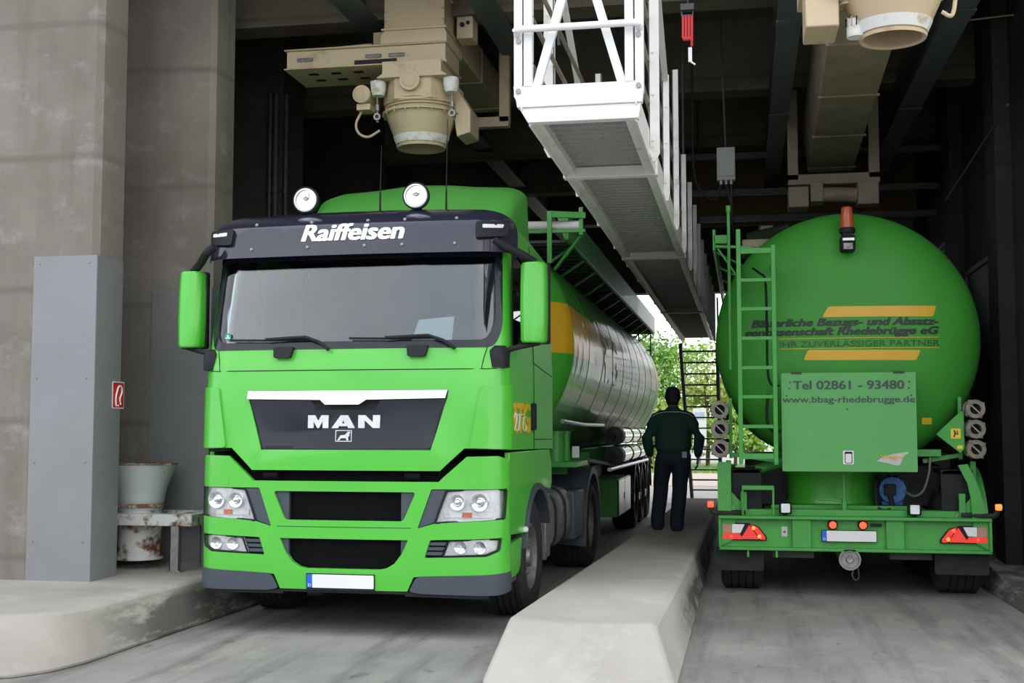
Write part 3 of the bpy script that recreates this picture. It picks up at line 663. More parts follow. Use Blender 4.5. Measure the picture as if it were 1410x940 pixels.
# letters on the right door, a script over them
def SIDE(u, v_, d): p = CS(UY(u), v_, 0.001+d); return p
lettering('door_lettering', 'RTG', (0.305, 1.12, 1.575, 1.825), SIDE, YELLOW, cab, bold=0.05, th=0.003)
sc = [[(0.40, 1.70), (0.45, 1.735), (0.50, 1.72), (0.49, 1.67), (0.42, 1.615), (0.44, 1.60), (0.55, 1.60)], [(0.58, 1.60), (0.62, 1.72), (0.52, 1.72), (0.82, 1.73)], [(0.90, 1.71), (0.80, 1.70), (0.76, 1.63), (0.84, 1.59), (0.92, 1.63), (0.84, 1.655)]]
b = B()
for c in sc: tube(b, [SIDE(p.x, p.y, 0.006) for p in curve_pts([(x, y, 0) for x, y in c], 5)], 0.0045, 5)
obj('script_lettering', b, WHITE, cab)
# --- bumper in green with its openings
bt = [(0.0, 1.205), (0.735, 1.205), (0.945, 1.412), (UX(1.15), 1.415), (UE, 1.33)]
bo = [(0.54, 0.365), (0.50, 0.375), (0.46, 0.355)]
half = [(0.765, 1.20), (0.965, 1.395), (UX(1.17), 1.40), (UE+0.03, 1.35), (UE+0.03, 0.50), (0.62, 0.475), (0.57, 0.47), (0.52, 0.36)]
upg = rnd(sym([(0.485, 0.895), (0.585, 1.12)]), 0.03)
log_ = sym([(0.30, 0.522), (0.36, 0.535), (0.42, 0.572), (0.48, 0.65), (0.525, 0.752)])
hl = rnd([(0.735, 0.885), (UX(1.205), 0.915), (UX(1.215), 1.142), (0.825, 1.135)], 0.02)
hg = [(0.60, 0.842), (0.742, 0.890), (0.832, 1.14), (0.708, 1.142)]
lampwin = rnd([(0.60, 0.842), (0.738, 0.882), (UX(1.205), 0.912), (UX(1.217), 1.146), (0.708, 1.144)], 0.012)
fogwin = rnd([(0.655, 0.618), (UX(1.10), 0.632), (UX(1.185), 0.672), (UX(1.195), 0.772), (0.70, 0.755)], 0.012)
skin('bumper', [sym(half)], -0.05, 0.0, GREEN, holes=[upg, log_, lampwin, mirr(lampwin), fogwin, mirr(fogwin)], both=False, bevel=0.012)
bmp = [o for o in TR.children if o.name.startswith('bumper')][0]
b = B(); tube(b, line([(-0.55+0.11*k, 0.845) for k in range(11)]), 0.003, 5); obj('bumper_seam', b, INKG, bmp)
# grille inserts: dark mesh set back with grey cheeks
for nm, hole, zz in (('upper_intake', upg, (0.88, 1.13)), ('lower_intake', log_, (0.51, 0.76))):
    b = B(); S2 = lambda u, z, d: CS(u, z, d-0.07)
    panel(b, rect(-0.60, 0.60, zz[0], zz[1]), S2, -0.02, 0.0, (), CU)
    n = int((zz[1]-zz[0])/0.012)
    for k in range(n): z = zz[0]+k*0.012; panel(b, rect(-0.55, 0.55, z, z+0.005), S2, 0.0, 0.006, (), [-.4, 0, .4])
    o = obj(nm, b, INTAKE, bmp, 0, 0)
    for s in (1, -1):
        b = B(); panel(b, rect(*sorted((s*0.46, s*0.60)), zz[0], zz[1]), S2, 0.0, 0.045); obj('intake_cheek', b, GREYP, bmp, 0.01)
skin('lower_valance', [rnd([(0.535, 0.362), (0.62, 0.345), (UX(1.16), 0.335), (UE+0.02, 0.36), (UE+0.02, 0.505), (0.64, 0.478), (0.59, 0.465)], 0.02)], -0.05, 0.008, GREYP, bevel=0.012)
skin('spoiler_lip', [sym([(0.52, 0.335), (0.50, 0.362)])], -0.12, -0.01, BLACKP, both=False)
skin('spoiler_lip', [[(0.50, 0.32), (UX(1.1), 0.31), (UX(1.12), 0.345), (0.50, 0.355)]], -0.16, -0.012, BLACKP)
# headlamps
skin('lamp_surround', [hg], -0.04, -0.008, GREYP, bmp, bevel=0.006)
for s in (1, -1):
    b = B(); p = hl if s > 0 else mirr(hl); panel(b, p, CS, -0.045, -0.03, (), CU, CV); obj('lamp_bowl', b, LAMPW, bmp, 0)
for s in (1, -1):
    T = lambda x: s*UX(x)
    h = skin('headlamp', [hl if s > 0 else mirr(hl)], -0.012, -0.004, LAMPG, bmp, both=False, bevel=0.003)
    b = B(); p = hl if s > 0 else mirr(hl); tube(b, [CS(u, z, -0.002) for u, z in p]+[CS(*p[0], -0.002)], 0.009, 6); obj('lamp_gasket', b, BLACKP, h)
    for x, r in ((0.90, 0.062), (1.06, 0.070)):
        b = B(); c = CS(T(x), 1.045, -0.022); lathe(b, [(0.001, 0.0), (r*0.5, -0.012), (r*0.86, -0.03), (r, -0.03), (r, 0.02)], 'Y', c, 24); obj('reflector', b, REFL, h)
        b = B(); lathe(b, [(0.001, -0.036), (r*0.3, -0.03), (r*0.42, -0.015), (r*0.45, 0.0)], 'Y', c, 18); obj('projector_lens', b, CHROME, h)
    b = B(); panel(b, rect(*sorted((T(0.80), T(1.15))), 0.925, 0.972), CS, -0.03, -0.02, (), CU); obj('lower_lamp', b, LAMPW, h, 0.004)
    b = B(); panel(b, rect(*sorted((T(0.93), T(1.00))), 0.93, 0.968), CS, -0.02, -0.014); obj('indicator', b, ORANGE, h, 0.003)
    fp = rnd([(UX(0.80), 0.630), (UX(1.09), 0.642), (UX(1.175), 0.680), (UX(1.185), 0.762), (0.842, 0.752)], 0.015)
    fp = fp if s > 0 else mirr(fp)
    fg = skin('fog_lamp', [fp], -0.014, -0.004, LAMPG, bmp, both=False, bevel=0.003)
    b = B(); panel(b, fp, CS, -0.05, -0.03, (), CU); obj('lamp_bowl', b, LAMPW, fg)
    b = B(); tube(b, [CS(u, z, -0.004) for u, z in fp]+[CS(*fp[0], -0.004)], 0.008, 6); obj('lamp_gasket', b, BLACKP, fg)
    for x in (0.92, 1.06):
        b = B(); lathe(b, [(0.001, 0.01), (0.03, -0.006), (0.048, -0.02), (0.048, 0.02)], 'Y', CS(T(x), 0.70, -0.025), 20); obj('reflector', b, REFL, fg)
    b = B()
    for k in range(3):
        z = 0.645+k*0.037; panel(b, [(T(0.655+0.012*k), z-0.006), (T(0.79+0.012*k), z-0.006), (T(0.80+0.012*k), z+0.02), (T(0.665+0.012*k), z+0.02)], CS, -0.05, -0.01)
    obj('fog_louvre', b, GREYP, bmp, 0.005)
    b = B(); panel(b, rect(*sorted((T(0.64), T(0.84))), 0.62, 0.765), CS, -0.09, -0.06); obj('louvre_back', b, BLACKP, bmp)
    b = B(); panel(b, rnd(rect(*sorted((T(0.955), T(1.055))), 1.165, 1.235), 0.01), CS, 0.0, 0.002); obj('wash_nozzle_cover', b, GREEN, bmp, 0.0015)
    b = B(); c = CS(T(0.58), 0.565, 0.0); lathe(b, [(0.001, -0.001), (0.024, -0.001), (0.024, 0.003)], 'Y', c, 18); obj('tow_eye_cover', b, GREEN, bmp)
# number plate (blank white face, blue band)
np_ = B(); panel(np_, rect(-0.295, 0.265, 0.355, 0.485), CS, 0.0, 0.012, (), [-.2, 0, .2]); pl = obj('number_plate', np_, BLACKP, bmp, 0.003)
b = B(); panel(b, rnd(rect(-0.243, 0.258, 0.375, 0.478), 0.008), CS, 0.012, 0.015, (), [-.1, .1]); obj('plate_face', b, WHITE, pl)
b = B(); panel(b, rnd(rect(-0.288, -0.242, 0.375, 0.478), 0.006), CS, 0.012, 0.015); obj('country_band', b, EUBLUE, pl)
lettering('country_letter', 'D', (-0.276, -0.254, 0.385, 0.405), CS, WHITE, pl, d=0.016, th=0.002)
# --- step panel, wheel arch
def arch(y0, z0, r, a0, a1, n=14): return [(y0+r*math.cos(math.radians(a0+(a1-a0)*k/n)), z0+r*math.sin(math.radians(a0+(a1-a0)*k/n))) for k in range(n+1)]
ar = arch(1.45, 0.53, 0.60, 160, 62)
sp = [(UE+0.02, 0.78)]+[(UY(0.86), 0.755)]+[(UY(y), z) for y, z in ar]+[(UY(1.75), 1.10), (UY(2.18), 1.05), (UY(2.25), 1.12), (UY(2.22), 1.32), (UY(2.12), 1.425), (UE+0.02, 1.425)]
skin('step_panel', [sp], -0.05, -0.008, GREEN, bevel=0.012)
skin('lower_step', [rnd([(UE+0.005, 0.44), (UY(0.70), 0.44), (UY(0.80), 0.50), (UY(0.86), 0.72), (UE+0.0, 0.70)], 0.02)], -0.06, -0.02, GREEN, bevel=0.01)
skin('step_gap', [[(UE-0.02, 0.68), (UY(0.86), 0.70), (UY(0.88), 0.80), (UE-0.02, 0.80)]], -0.12, -0.07, BLACKP)
skin('step_tread', [[(UE+0.0, 0.40), (UY(0.60), 0.40), (UY(0.62), 0.44), (UE+0.0, 0.44)]], -0.08, -0.015, ALU)
for s in (1, -1):
    b = B(); A = [CS(s*UY(y), z, -0.005) for y, z in arch(1.45, 0.53, 0.59, 168, 25, 20)]; loft(b, [[p+Vector((s*a, 0, c)) for a, c in ((0.03, -0.035), (0.03, 0.02), (-0.24, 0.02), (-0.24, -0.02))] for p in A]); obj('wheel_arch', b, GREYP, TR, 0.006)
for s in (1, -1):
    b = B(); c = CS(s*UY(0.87), 0.78, 0.005); lathe(b, [(0.001, -0.02), (0.018, -0.018), (0.026, -0.006), (0.026, 0.012)], 'Y', c, 20); obj('arch_lamp', b, LAMPW, TR)
for s in (1, -1):
    wheel(TR, s*1.08, 1.45, 0.50, 0.50, 0.33, s)
    wheel(TR, s*0.99, 5.30, 0.50, 0.50, 0.48, s, name='wheel')
# --- chassis behind the cab
b = B(); box(b, -0.45, -0.37, 0.6, 6.4, 0.72, 1.0); box(b, 0.37, 0.45, 0.6, 6.4, 0.72, 1.0)
for y in (2.6, 4.2, 6.2): box(b, -0.4, 0.4, y, y+0.12, 0.74, 0.98)
box(b, -1.0, 1.0, 1.40, 1.50, 0.44, 0.56); box(b, -0.9, 0.9, 5.2, 5.4, 0.40, 0.6); obj('chassis', b, DARKST, TR, 0.008)
b = B(); lathe(b, [(0.05, 1.0), (0.45, 1.0), (0.48, 1.06), (0.48, 1.12), (0.05, 1.12)], 'Z', (0, 5.3, 0), 32); obj('coupling_plate', b, DARKST, TR)
for s in (1, -1):
    b = B(); loft(b, [ell((s*0.86, y, 0.70), 0.33*k, 0.31*k, 28, 'Y', 3.4) for y, k in ((2.52, 0.9), (2.56, 1), (3.95, 1), (4.0, 0.9))]); ft_ = obj('fuel_tank', b, STEEL, TR, 0, 50)
    b = B()
    for y in (2.85, 3.45): loft(b, [ell((s*0.86, y+k, 0.70), 0.34, 0.32, 28, 'Y', 3.4) for k in (0, 0.10)])
    obj('tank_strap', b, BLACKP, ft_)
    b = B(); box(b, *sorted((s*0.95, s*1.20)), 2.30, 2.36, 0.38, 1.02); box(b, *sorted((s*1.17, s*1.20)), 2.36, 2.54, 0.40, 1.0); obj('splash_guard', b, STEEL, TR, 0.01)
    b = B(); A = arch(5.30, 0.55, 0.60, 182, -2, 24)
    loft(b, [[(s*x, y, z+dz) for x, dz in ((1.24, -0.06), (1.24, 0.02), (0.70, 0.02), (0.70, -0.02))] for y, z in [(4.68, 0.35)]+A+[(5.92, 0.35)]]); obj('rear_mudguard', b, GREYP, TR, 0.01)
    b = B(); box(b, *sorted((s*0.72, s*1.22)), 4.0, 4.68, 0.42, 0.95); obj('battery_box', b, GREYP, TR, 0.03)
# --- sun visor over the windscreen
VS = lambda u, z, d: CS(u, z, 0.09+d)+Vector((0, -0.05+0.9*max(0, z-3.25)+0.6*max(0, z-3.31), 0))
vis = rnd([(-UE+0.04, 3.00), (UE-0.04, 3.00), (UE-0.02, 3.22), (UX(1.1), 3.375), (0.5, 3.395), (-0.5, 3.395), (-UX(1.1), 3.375), (-UE+0.02, 3.22)], [0.02, 0.02, 0.12, 0.12, 0, 0, 0.12, 0.12])
b = B(); panel(b, vis, VS, -0.012, 0.0, (), CU, CV+[3.25, 3.28, 3.31, 3.35]); vz = obj('sun_visor', b, VISORM, TR, 0.004)
b = B(); panel(b, [(-UX(1.1), 3.20), (UX(1.1), 3.20), (UX(1.1), 3.36), (0.5, 3.38), (-0.5, 3.38), (-UX(1.1), 3.36)], lambda u, z, d: VS(u, z, d-0.02), -0.02, 0, (), CU); panel(b, [(-UX(1.18), 2.98), (UX(1.18), 2.98), (UX(1.18), 3.04), (-UX(1.18), 3.04)], lambda u, z, d: CS(u, z, d+0.004), 0, 0.01, (), CU); obj('visor_backing', b, BLACKG, vz)
b = B()
for x in (-0.87, -0.37, 0.13, 0.47, 0.9):
    for z in (3.07, 3.285):
        p = VS(x if x < 0.4 else x-0.02, z, 0.0); lathe(b, [(0.001, -0.014), (0.012, -0.010), (0.016, 0.0), (0.016, 0.01)], 'Y', p, 12)
obj('visor_screw', b, STEEL, vz)
lettering('visor_lettering', 'Raiffeisen', (-0.435, 0.465, 3.118, 3.265), VS, WHITE, vz, bold=0.045, shear=0.16, d=0.002, th=0.003)
for s in (1, -1):
    p = [(s*(UX(1.02)), 3.11), (s*UX(1.17), 3.13), (s*UX(1.185), 3.25), (s*UX(1.02), 3.25)]
    b = B(); panel(b, rnd(p, 0.025), VS, 0.0, 0.03, (), CU); bx_ = obj('marker_lamp', b, BLACKP, vz, 0.008)
    p = [(s*(UX(1.055)), 3.19), (s*UX(1.15), 3.195), (s*UX(1.155), 3.225), (s*UX(1.055), 3.222)]
    b = B(); panel(b, rnd(p, 0.008), VS, 0.03, 0.036); obj('marker_lens', b, WHITEG, bx_, 0.003)
# --- roof lamps, aerials
for x in (-0.475, 0.475):
    b = B(); lathe(b, [(0.001, 0.10), (0.06, 0.085), (0.10, 0.02), (0.112, -0.02), (0.112, -0.055), (0.102, -0.06), (0.098, -0.045), (0.001, -0.045)], 'Y', (x, 0.40, 3.505), 32)
    cyl(b, (x, 0.42, 3.33), (x, 0.42, 3.42), 0.035, n=12); L_ = obj('roof_lamp', b, BLACKP, TR)
    b = B(); lathe(b, [(0.001, -0.040), (0.05, -0.044), (0.085, -0.052), (0.098, -0.048)], 'Y', (x, 0.40, 3.505), 32); obj('reflector', b, REFL, L_)
    b = B(); lathe(b, [(0.098, -0.062), (0.084, -0.066), (0.084, -0.058), (0.098, -0.05)], 'Y', (x, 0.40, 3.505), 32, close=True); obj('lamp_ring', b, WHITE, L_)
    b = B(); lathe(b, [(0.001, -0.066), (0.03, -0.060), (0.036, -0.045)], 'Y', (x+0.002, 0.40, 3.535), 16); obj('bulb_shield', b, CHROME, L_)
for x, h, y in ((0.06, 0.42, 0.7), (0.64, 0.62, 0.7)):
    b = B(); cyl(b, (x, y, 3.24), (x, y, 3.62), 0.012, 0.008, 8); cyl(b, (x, y, 3.62), (x+0.01, y, 3.60+h), 0.005, 0.003, 6); obj('aerial', b, BLACKP, TR)
# --- wipers
for x0, x1 in ((-0.99, -0.30), (0.02, 0.72)):
    b = B(); pz = 2.315
    tube(b, [CS(u, z, 0.03) for u, z in [(x0, pz+0.012), ((x0+x1)/2, pz+0.004), (x1, pz+0.008)]], 0.010, 6)
    tube(b, [CS(u, z, 0.045) for u, z in [((x0+x1)/2-0.05, pz+0.01), (x1-0.05, pz+0.025), (x1+0.07, pz-0.015), (x1+0.16, 2.235)]], 0.014, 8); obj('wiper', b, BLACKP, TR)
for x in (-0.53, 0.585):
    b = B(); panel(b, rnd([(x-0.085, 2.265), (x-0.075, 2.175), (x+0.065, 2.175), (x+0.085, 2.265)], 0.015), CS, 0.0, 0.05); obj('wiper_housing', b, BLACKP, TR, 0.012)
# --- mirrors on arms
for s in (1, -1):
    rg_ = lambda z, k, y: [Vector((s*(1.46+cx*k*0.105), y+cy*0.10, z)) for cx, cy in ((-1, 0.55), (-0.96, -0.5), (-0.6, -0.92), (0, -1.0), (0.6, -0.92), (0.96, -0.5), (1, 0.55))]
    b = B(); loft(b, [rg_(2.285, 0.86, 0.32), rg_(2.31, 0.97, 0.32), rg_(2.5, 1.02, 0.32), rg_(2.75, 1.02, 0.33), rg_(2.90, 0.99, 0.34), rg_(2.925, 0.88, 0.34)])
    mr_ = obj('mirror', b, GREEN, TR, 0.012, 50)
    b = B(); loft(b, [[Vector((s*(1.46+cx*0.118), 0.38+cy*0.04, z)) for cx, cy in ((-1, -0.6), (1.02, -0.6), (1, 1), (-1, 1))] for z in (2.28, 2.93)]); mb = obj('mirror_back', b, BLACKP, mr_, 0.015)
    b = B(); box(b, *sorted((s*1.36, s*1.56)), 0.418, 0.424, 2.32, 2.60); box(b, *sorted((s*1.36, s*1.56)), 0.418, 0.424, 2.63, 2.90); obj('mirror_glass', b, BLACKG, mr_)
    b = B(); tube(b, curve_pts([(s*1.16, 0.10 if s < 0 else 0.20, 3.10), (s*1.24, 0.12 if s < 0 else 0.22, 3.05), (s*1.36, 0.26, 2.99), (s*1.46, 0.34, 2.93)]), 0.035, 10); obj('upper_arm', b, BLACKP, mr_)
    b = B(); tube(b, curve_pts([(s*1.20, 0.26, 2.20), (s*1.30, 0.26, 2.24), (s*1.42, 0.30, 2.27), (s*1.5, 0.34, 2.29)]), 0.022, 10); obj('lower_arm', b, BLACKP, mr_)
    b = B(); loft(b, [ell((s*1.20, 0.24, z), 0.075, 0.13, 14, p=3) for z in (2.09, 2.13, 2.22)]+[ell((s*1.20, 0.24, 2.26), 0.05, 0.08, 14, p=3)]); obj('arm_foot', b, BLACKP, mr_, 0, 60)
# paper sheet lying against the windscreen
b = B(); P0 = [CS(u, z, -0.06) for u, z in ((0.50, 2.28), (0.83, 2.27), (0.845, 2.50), (0.56, 2.475))]
b2 = [b.verts.new(p) for p in P0]+[b.verts.new(p+Vector((0, 0.002, 0))) for p in P0]
for f_ in ((0, 1, 2, 3), (7, 6, 5, 4), (0, 4, 5, 1), (1, 5, 6, 2), (2, 6, 7, 3), (3, 7, 4, 0)): b.faces.new([b2[i] for i in f_])
o = obj('paper_sheet', b, WHITE, None, loc=TR.location[:]); o.rotation_euler = TR.rotation_euler; tag(o, 'white paper sheet standing behind the windscreen of the green truck', 'paper')
# ================================================================== TANK TRAILER OF THE LEFT TRUCK
def banded(name, z0, z1):
    m = bpy.data.materials.new(name); m.use_nodes = True; t = m.node_tree; L = t.links.new; b = t.nodes['Principled BSDF']
    b.inputs['Roughness'].default_value = 0.42; b.inputs['Specular IOR Level'].default_value = 0.12; b.inputs['Coat Weight'].default_value = 0.24; b.inputs['Coat Roughness'].default_value = 0.03
    co = t.nodes.new('ShaderNodeTexCoord'); sp_ = t.nodes.new('ShaderNodeSeparateXYZ'); L(co.outputs['Object'], sp_.inputs['Vector'])
    r = t.nodes.new('ShaderNodeValToRGB'); r.color_ramp.interpolation = 'CONSTANT'; mr = t.nodes.new('ShaderNodeMapRange'); mr.inputs['From Max'].default_value = 4
    L(sp_.outputs['Z'], mr.inputs['Value']); L(mr.outputs['Result'], r.inputs['Fac']); e = r.color_ramp.elements
    g = (0.055, 0.33, 0.035, 1); y = (0.62, 0.36, 0.02, 1)
    e[0].position = 0; e[0].color = g; e[1].position = z0/4; e[1].color = y; k = e.new(z1/4); k.color = g
    n = t.nodes.new('ShaderNodeTexNoise'); n.inputs['Scale'].default_value = 1.6; n.inputs['Detail'].default_value = 4; mpp = t.nodes.new('ShaderNodeMapping'); mpp.inputs['Scale'].default_value = (0.5, 2.6, 0.5); L(co.outputs['Object'], mpp.inputs['Vector'])
    bp = t.nodes.new('ShaderNodeBump'); bp.inputs['Strength'].default_value = 0.35; bp.inputs['Distance'].default_value = 0.02
    L(mpp.outputs['Vector'], n.inputs['Vector']); L(n.outputs['Fac'], bp.inputs['Height']); L(bp.outputs['Normal'], b.inputs['Coat Normal']); L(bp.outputs['Normal'], b.inputs['Normal'])
    L(r.outputs['Color'], b.inputs['Base Color']); return m
BAND = banded('green_tank_with_yellow_band', 2.37, 2.88)
TL = thing('tank_trailer', 'long green tank trailer with a yellow band coupled behind the left truck', 'tank trailer', (-2.985, 11.9, 0))
R_ = 1.27; ZC = 2.50
b = B(); pf = [(0.001, 0.06)]+[(R_*math.sin(a*PI/2/10)**0.9, 0.06+0.50*(1-math.cos(a*PI/2/10))) for a in range(2, 11)]
pf += [(R_+0.008, 0.58), (R_+0.008, 0.66), (R_, 0.665)]
for k in range(1, 10): y = 0.67+k*1.35; pf += [(R_, y-0.02), (R_+0.004, y-0.015), (R_+0.004, y+0.015), (R_, y+0.02)]
pf += [(R_, 13.6)]+[(R_*math.cos(a*PI/2/10)+0.001, 13.6+0.8*math.sin(a*PI/2/10)) for a in range(1, 11)]
lathe(b, pf, 'Y', (0, 0, ZC), 72); tk = obj('tank', b, BAND, TL, smooth=30)
lettering('tank_lettering', 'RTG', (3.4, 5.2, 2.2, 2.80), lambda u, v_, d: Vector((math.sqrt(max(0.01, R_*R_-(v_-ZC)**2))+d+0.003, u, v_)), FADED, tk, bold=0.03, th=0.002)
# walkway along the top with its raised side board
b = B(); box(b, 0.45, 1.17, 1.2, 13.7, 1.12+ZC, 1.15+ZC); 
for k in range(42): box(b, 0.45, 1.17, 1.25+k*0.3, 1.27+k*0.3, 1.10+ZC, 1.12+ZC)
cw = obj('walkway', b, DARKST, TL)
b = B(); loft(b, [[(1.14, y, 3.60-dz), (1.19, y, 3.60-dz), (1.19, y, z), (1.06, y, z+0.03), (1.06, y, z)] for y, z, dz in ((0.9, 3.86, 0), (1.6, 3.92, 0), (13.75, 3.92, 0))]); obj('side_board', b, GREEN2, TL, 0.008)
for k in range(12):
    b = B(); y = 1.5+k*1.1; bar(b, (1.13, y, 3.61), (0.86, y+0.02, ZC+0.93), 0.025, 0.025); obj('strut', b, GREEN2, TL)
b = B(); bar(b, (1.08, 0.30, 3.28), (1.08, 0.30, 3.80), 0.045, 0.045); bar(b, (1.05, 0.30, 3.775), (1.42, 0.45, 3.775), 0.05, 0.06); bar(b, (0.5, 0.3, 3.60), (1.42, 0.45, 3.62), 0.04, 0.03)
bar(b, (1.38, 0.45, 3.58), (1.38, 0.45, 3.86), 0.04, 0.04); bar(b, (1.40, 0.47, 3.60), (1.08, 0.62, 3.25), 0.025, 0.025); obj('front_frame', b, GREEN2, TL)
b = B(); cyl(b, (0.4, 0.42, 3.68), (1.36, 0.47, 3.68), 0.05, n=14); obj('rolled_cover', b, WHITEG, TL)
b = B()
for p, q in (((1.1, 13.7, 3.6), (1.1, 13.7, 3.1)), ((0.85, 13.75, 3.6), (0.85, 13.75, 3.0)), ((0.5, 13.75, 3.6), (1.15, 13.75, 3.6)), ((0.85, 13.75, 3.25), (1.1, 13.7, 3.25))): bar(b, p, q, 0.03, 0.03)
obj('rear_steps', b, GREEN2, TL)
# under-frame
b = B(); box(b, -0.55, -0.45, 0.6, 13.6, 1.08, 1.32); box(b, 0.45, 0.55, 0.6, 13.6, 1.08, 1.32)
for y in (0.7, 2.0, 4.0, 6.5, 9, 11.5, 13.4): box(b, -1.0, 1.0, y, y+0.12, 1.10, 1.32)
obj('frame', b, GREEN2, TL, 0.008)
b = B(); box(b, -0.95, 0.95, 2.5, 5.2, 0.85, 1.10); box(b, -0.8, 0.8, 5.3, 12.6, 0.55, 1.10); box(b, -0.7, 0.7, 1.0, 1.3, 1.3, 1.6); obj('underbody_light_block', b, DARKST, TL, 0.02)  # plain dark boxes added to keep daylight from showing through under the tank
b = B()
for y in (1.0, 3.5, 6.0, 9.0, 12.0):
    for s in (1, -1): loft(b, [[(s*0.45, y, 1.3), (s*0.52, y, 1.3), (s*0.75, y, 1.55), (s*0.45, y, 1.4)], [(s*0.45, y+0.1, 1.3), (s*0.52, y+0.1, 1.3), (s*0.75, y+0.1, 1.55), (s*0.45, y+0.1, 1.4)]])
obj('saddle', b, GREEN2, TL)
b = B(); box(b, 0.55, 1.22, 1.25, 2.2, 1.20, 1.26); box(b, 0.75, 0.80, 1.35, 1.4, 0.75, 1.2); pl_ = obj('service_shelf', b, GREEN2, TL, 0.01)
b = B(); tube(b, [(1.20, 0.35, 1.69), (1.24, 1.6, 1.66), (1.24, 3.6, 1.66)], 0.022, 8); obj('handrail', b, ALU, TL)
for (x, y, z, r, h) in ((0.95, 1.45, 1.26, 0.10, 0.30), (0.75, 1.8, 1.26, 0.08, 0.22), (1.0, 1.95, 1.26, 0.05, 0.30)): b = B(); cyl(b, (x, y, z), (x, y, z+h), r, n=16); cyl(b, (x, y, z+h), (x, y, z+h+0.03), r*1.2, n=16); obj('valve', b, GREEN2, TL)
b = B(); box(b, 1.08, 1.16, 1.9, 1.92, 1.29, 1.42); obj('notice_plate', b, WHITE, TL, 0.004)
for z in (1.52, 1.25):
    b = B()
    for k in range(4): cyl(b, (1.21, 5.6+k*1.38, z), (1.21, 6.93+k*1.38, z), 0.115, n=24)
    ht = obj('hose_tube', b, CHROME, TL)
    for k in range(5): b = B(); lathe(b, [(0.11, 0), (0.125, 0.0), (0.125, 0.05), (0.11, 0.05)], 'Y', (1.21, 5.56+k*1.38, z), 24, close=True); obj('clamp_band', b, DARKST, ht)
    b = B(); lathe(b, [(0.03, 0.0), (0.085, 0.02), (0.13, 0.02), (0.13, 0.26), (0.09, 0.30), (0.09, 0.42), (0.05, 0.42), (0.03, 0.3)], 'Y', (1.21, 5.2, z), 24, close=True)
    for k in range(3): a = k*2*PI/3; bar(b, (1.21, 5.2, z), (1.21+0.1*math.cos(a), 5.2, z+0.1*math.sin(a)), 0.02, 0.02)
    obj('coupling', b, DARKST, ht)
b = B(); tube(b, [(1.22, 4.5, 1.08), (1.22, 11.5, 1.06)], 0.03, 8)
for y in (6.0, 8.2, 10.4): bar(b, (1.22, y, 1.08), (0.6, y, 1.2), 0.04, 0.04)
obj('side_guard', b, ALU, TL)
b = B(); box(b, 0.70, 1.20, 5.8, 7.7, 0.36, 0.90); sb = obj('side_box', b, GREEN2, TL, 0.012)
b = B(); box(b, 1.2, 1.212, 5.84, 6.72, 0.38, 0.88); box(b, 1.2, 1.212, 6.76, 7.66, 0.38, 0.88); box(b, 1.21, 1.225, 6.6, 6.64, 0.58, 0.68); obj('box_door', b, ALU, sb, 0.006)
for s in (1, -1):
    b = B(); box(b, s*0.85-0.06, s*0.85+0.06, 3.2, 3.32, 0.35, 1.2); box(b, s*0.85-0.14, s*0.85+0.14, 3.1, 3.42, 0.30, 0.34); obj('landing_leg', b, DARKST, TL)
    for y in (8.6, 9.9, 11.2):
        wheel(TL, s*1.03, y, 0.5, 0.5, 0.38, s)
        b = B(); A = arch(y, 0.52, 0.58, 172, 8, 16); loft(b, [[(s*x, yy, zz+dz) for x, dz in ((1.24, -0.05), (1.24, 0.015), (0.84, 0.015), (0.84, -0.01))] for yy, zz in A]); obj('mudguard', b, GREYP, TL, 0.004)
    for y in (9.25, 10.55): 
        b = B(); box(b, *sorted((s*1.0, s*1.22)), y-0.06, y+0.06, 0.42, 0.98); obj('guard_plate', b, ALU, TL, 0.008)
b = B(); box(b, -0.9, 0.9, 8.5, 11.3, 0.42, 0.58); obj('axle', b, DARKST, TL)

# ================================================================== TANK TRAILER OF THE RIGHT LANE, SEEN FROM BEHIND
TB = thing('tank_trailer', 'green tank trailer seen from behind with a rear ladder and phone number panel', 'tank trailer', (1.0, 12.28, 0))
RT, XC, ZT = 1.295, 0.02, 2.50
def dome(x, z):
    r = min(RT*0.9999, math.hypot(x-XC, z-ZT)); return 0.14+0.48*(1-(1-(r/RT)**2.5)**(1/2.5))
def DM(u, v_, d): return Vector((u, dome(u, v_)-d, v_))
b = B(); pf = []
for k in range(0, 25):
    a = k/24; r = RT*math.sin(a*PI/2); pf.append((max(r, 0.001), dome(XC+r*0.99999, ZT)))
pf += [(RT, 0.70), (RT+0.006, 0.72), (RT+0.006, 0.80), (RT, 0.82)]
for k in range(1, 8): y = 0.8+k*1.4; pf += [(RT, y-0.02), (RT+0.004, y-0.015), (RT+0.004, y+0.015), (RT, y+0.02)]
pf += [(RT, 11.6)]+[(RT*math.cos(a*PI/16)+0.001, 11.6+0.5*math.sin(a*PI/16)) for a in range(1, 9)]
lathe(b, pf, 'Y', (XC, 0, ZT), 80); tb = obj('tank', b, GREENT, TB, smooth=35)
cu2 = [-1+0.08*k for k in range(26)]
def stripe(poly, m, name, d=0.004):
    b = B(); panel(b, poly, DM, -0.002, d, (), cu2); return obj(name, b, m, tb, 0, 0, recalc=False)
stripe(rnd([(-0.235, 2.705), (0.815, 2.70), (0.85, 2.805), (-0.175, 2.81)], 0.02), YELLOW, 'yellow_stripe')
stripe(rnd([(-0.42, 2.285), (0.645, 2.275), (0.69, 2.375), (-0.375, 2.385)], 0.02), YELLOW, 'yellow_stripe')
lettering('company_lettering', 'Bäuerliche Bezugs- und Absatz-', (-0.92, 0.87, 2.595, 2.695), DM, INK, tb, bold=0.05, shear=0.25, d=0.002)
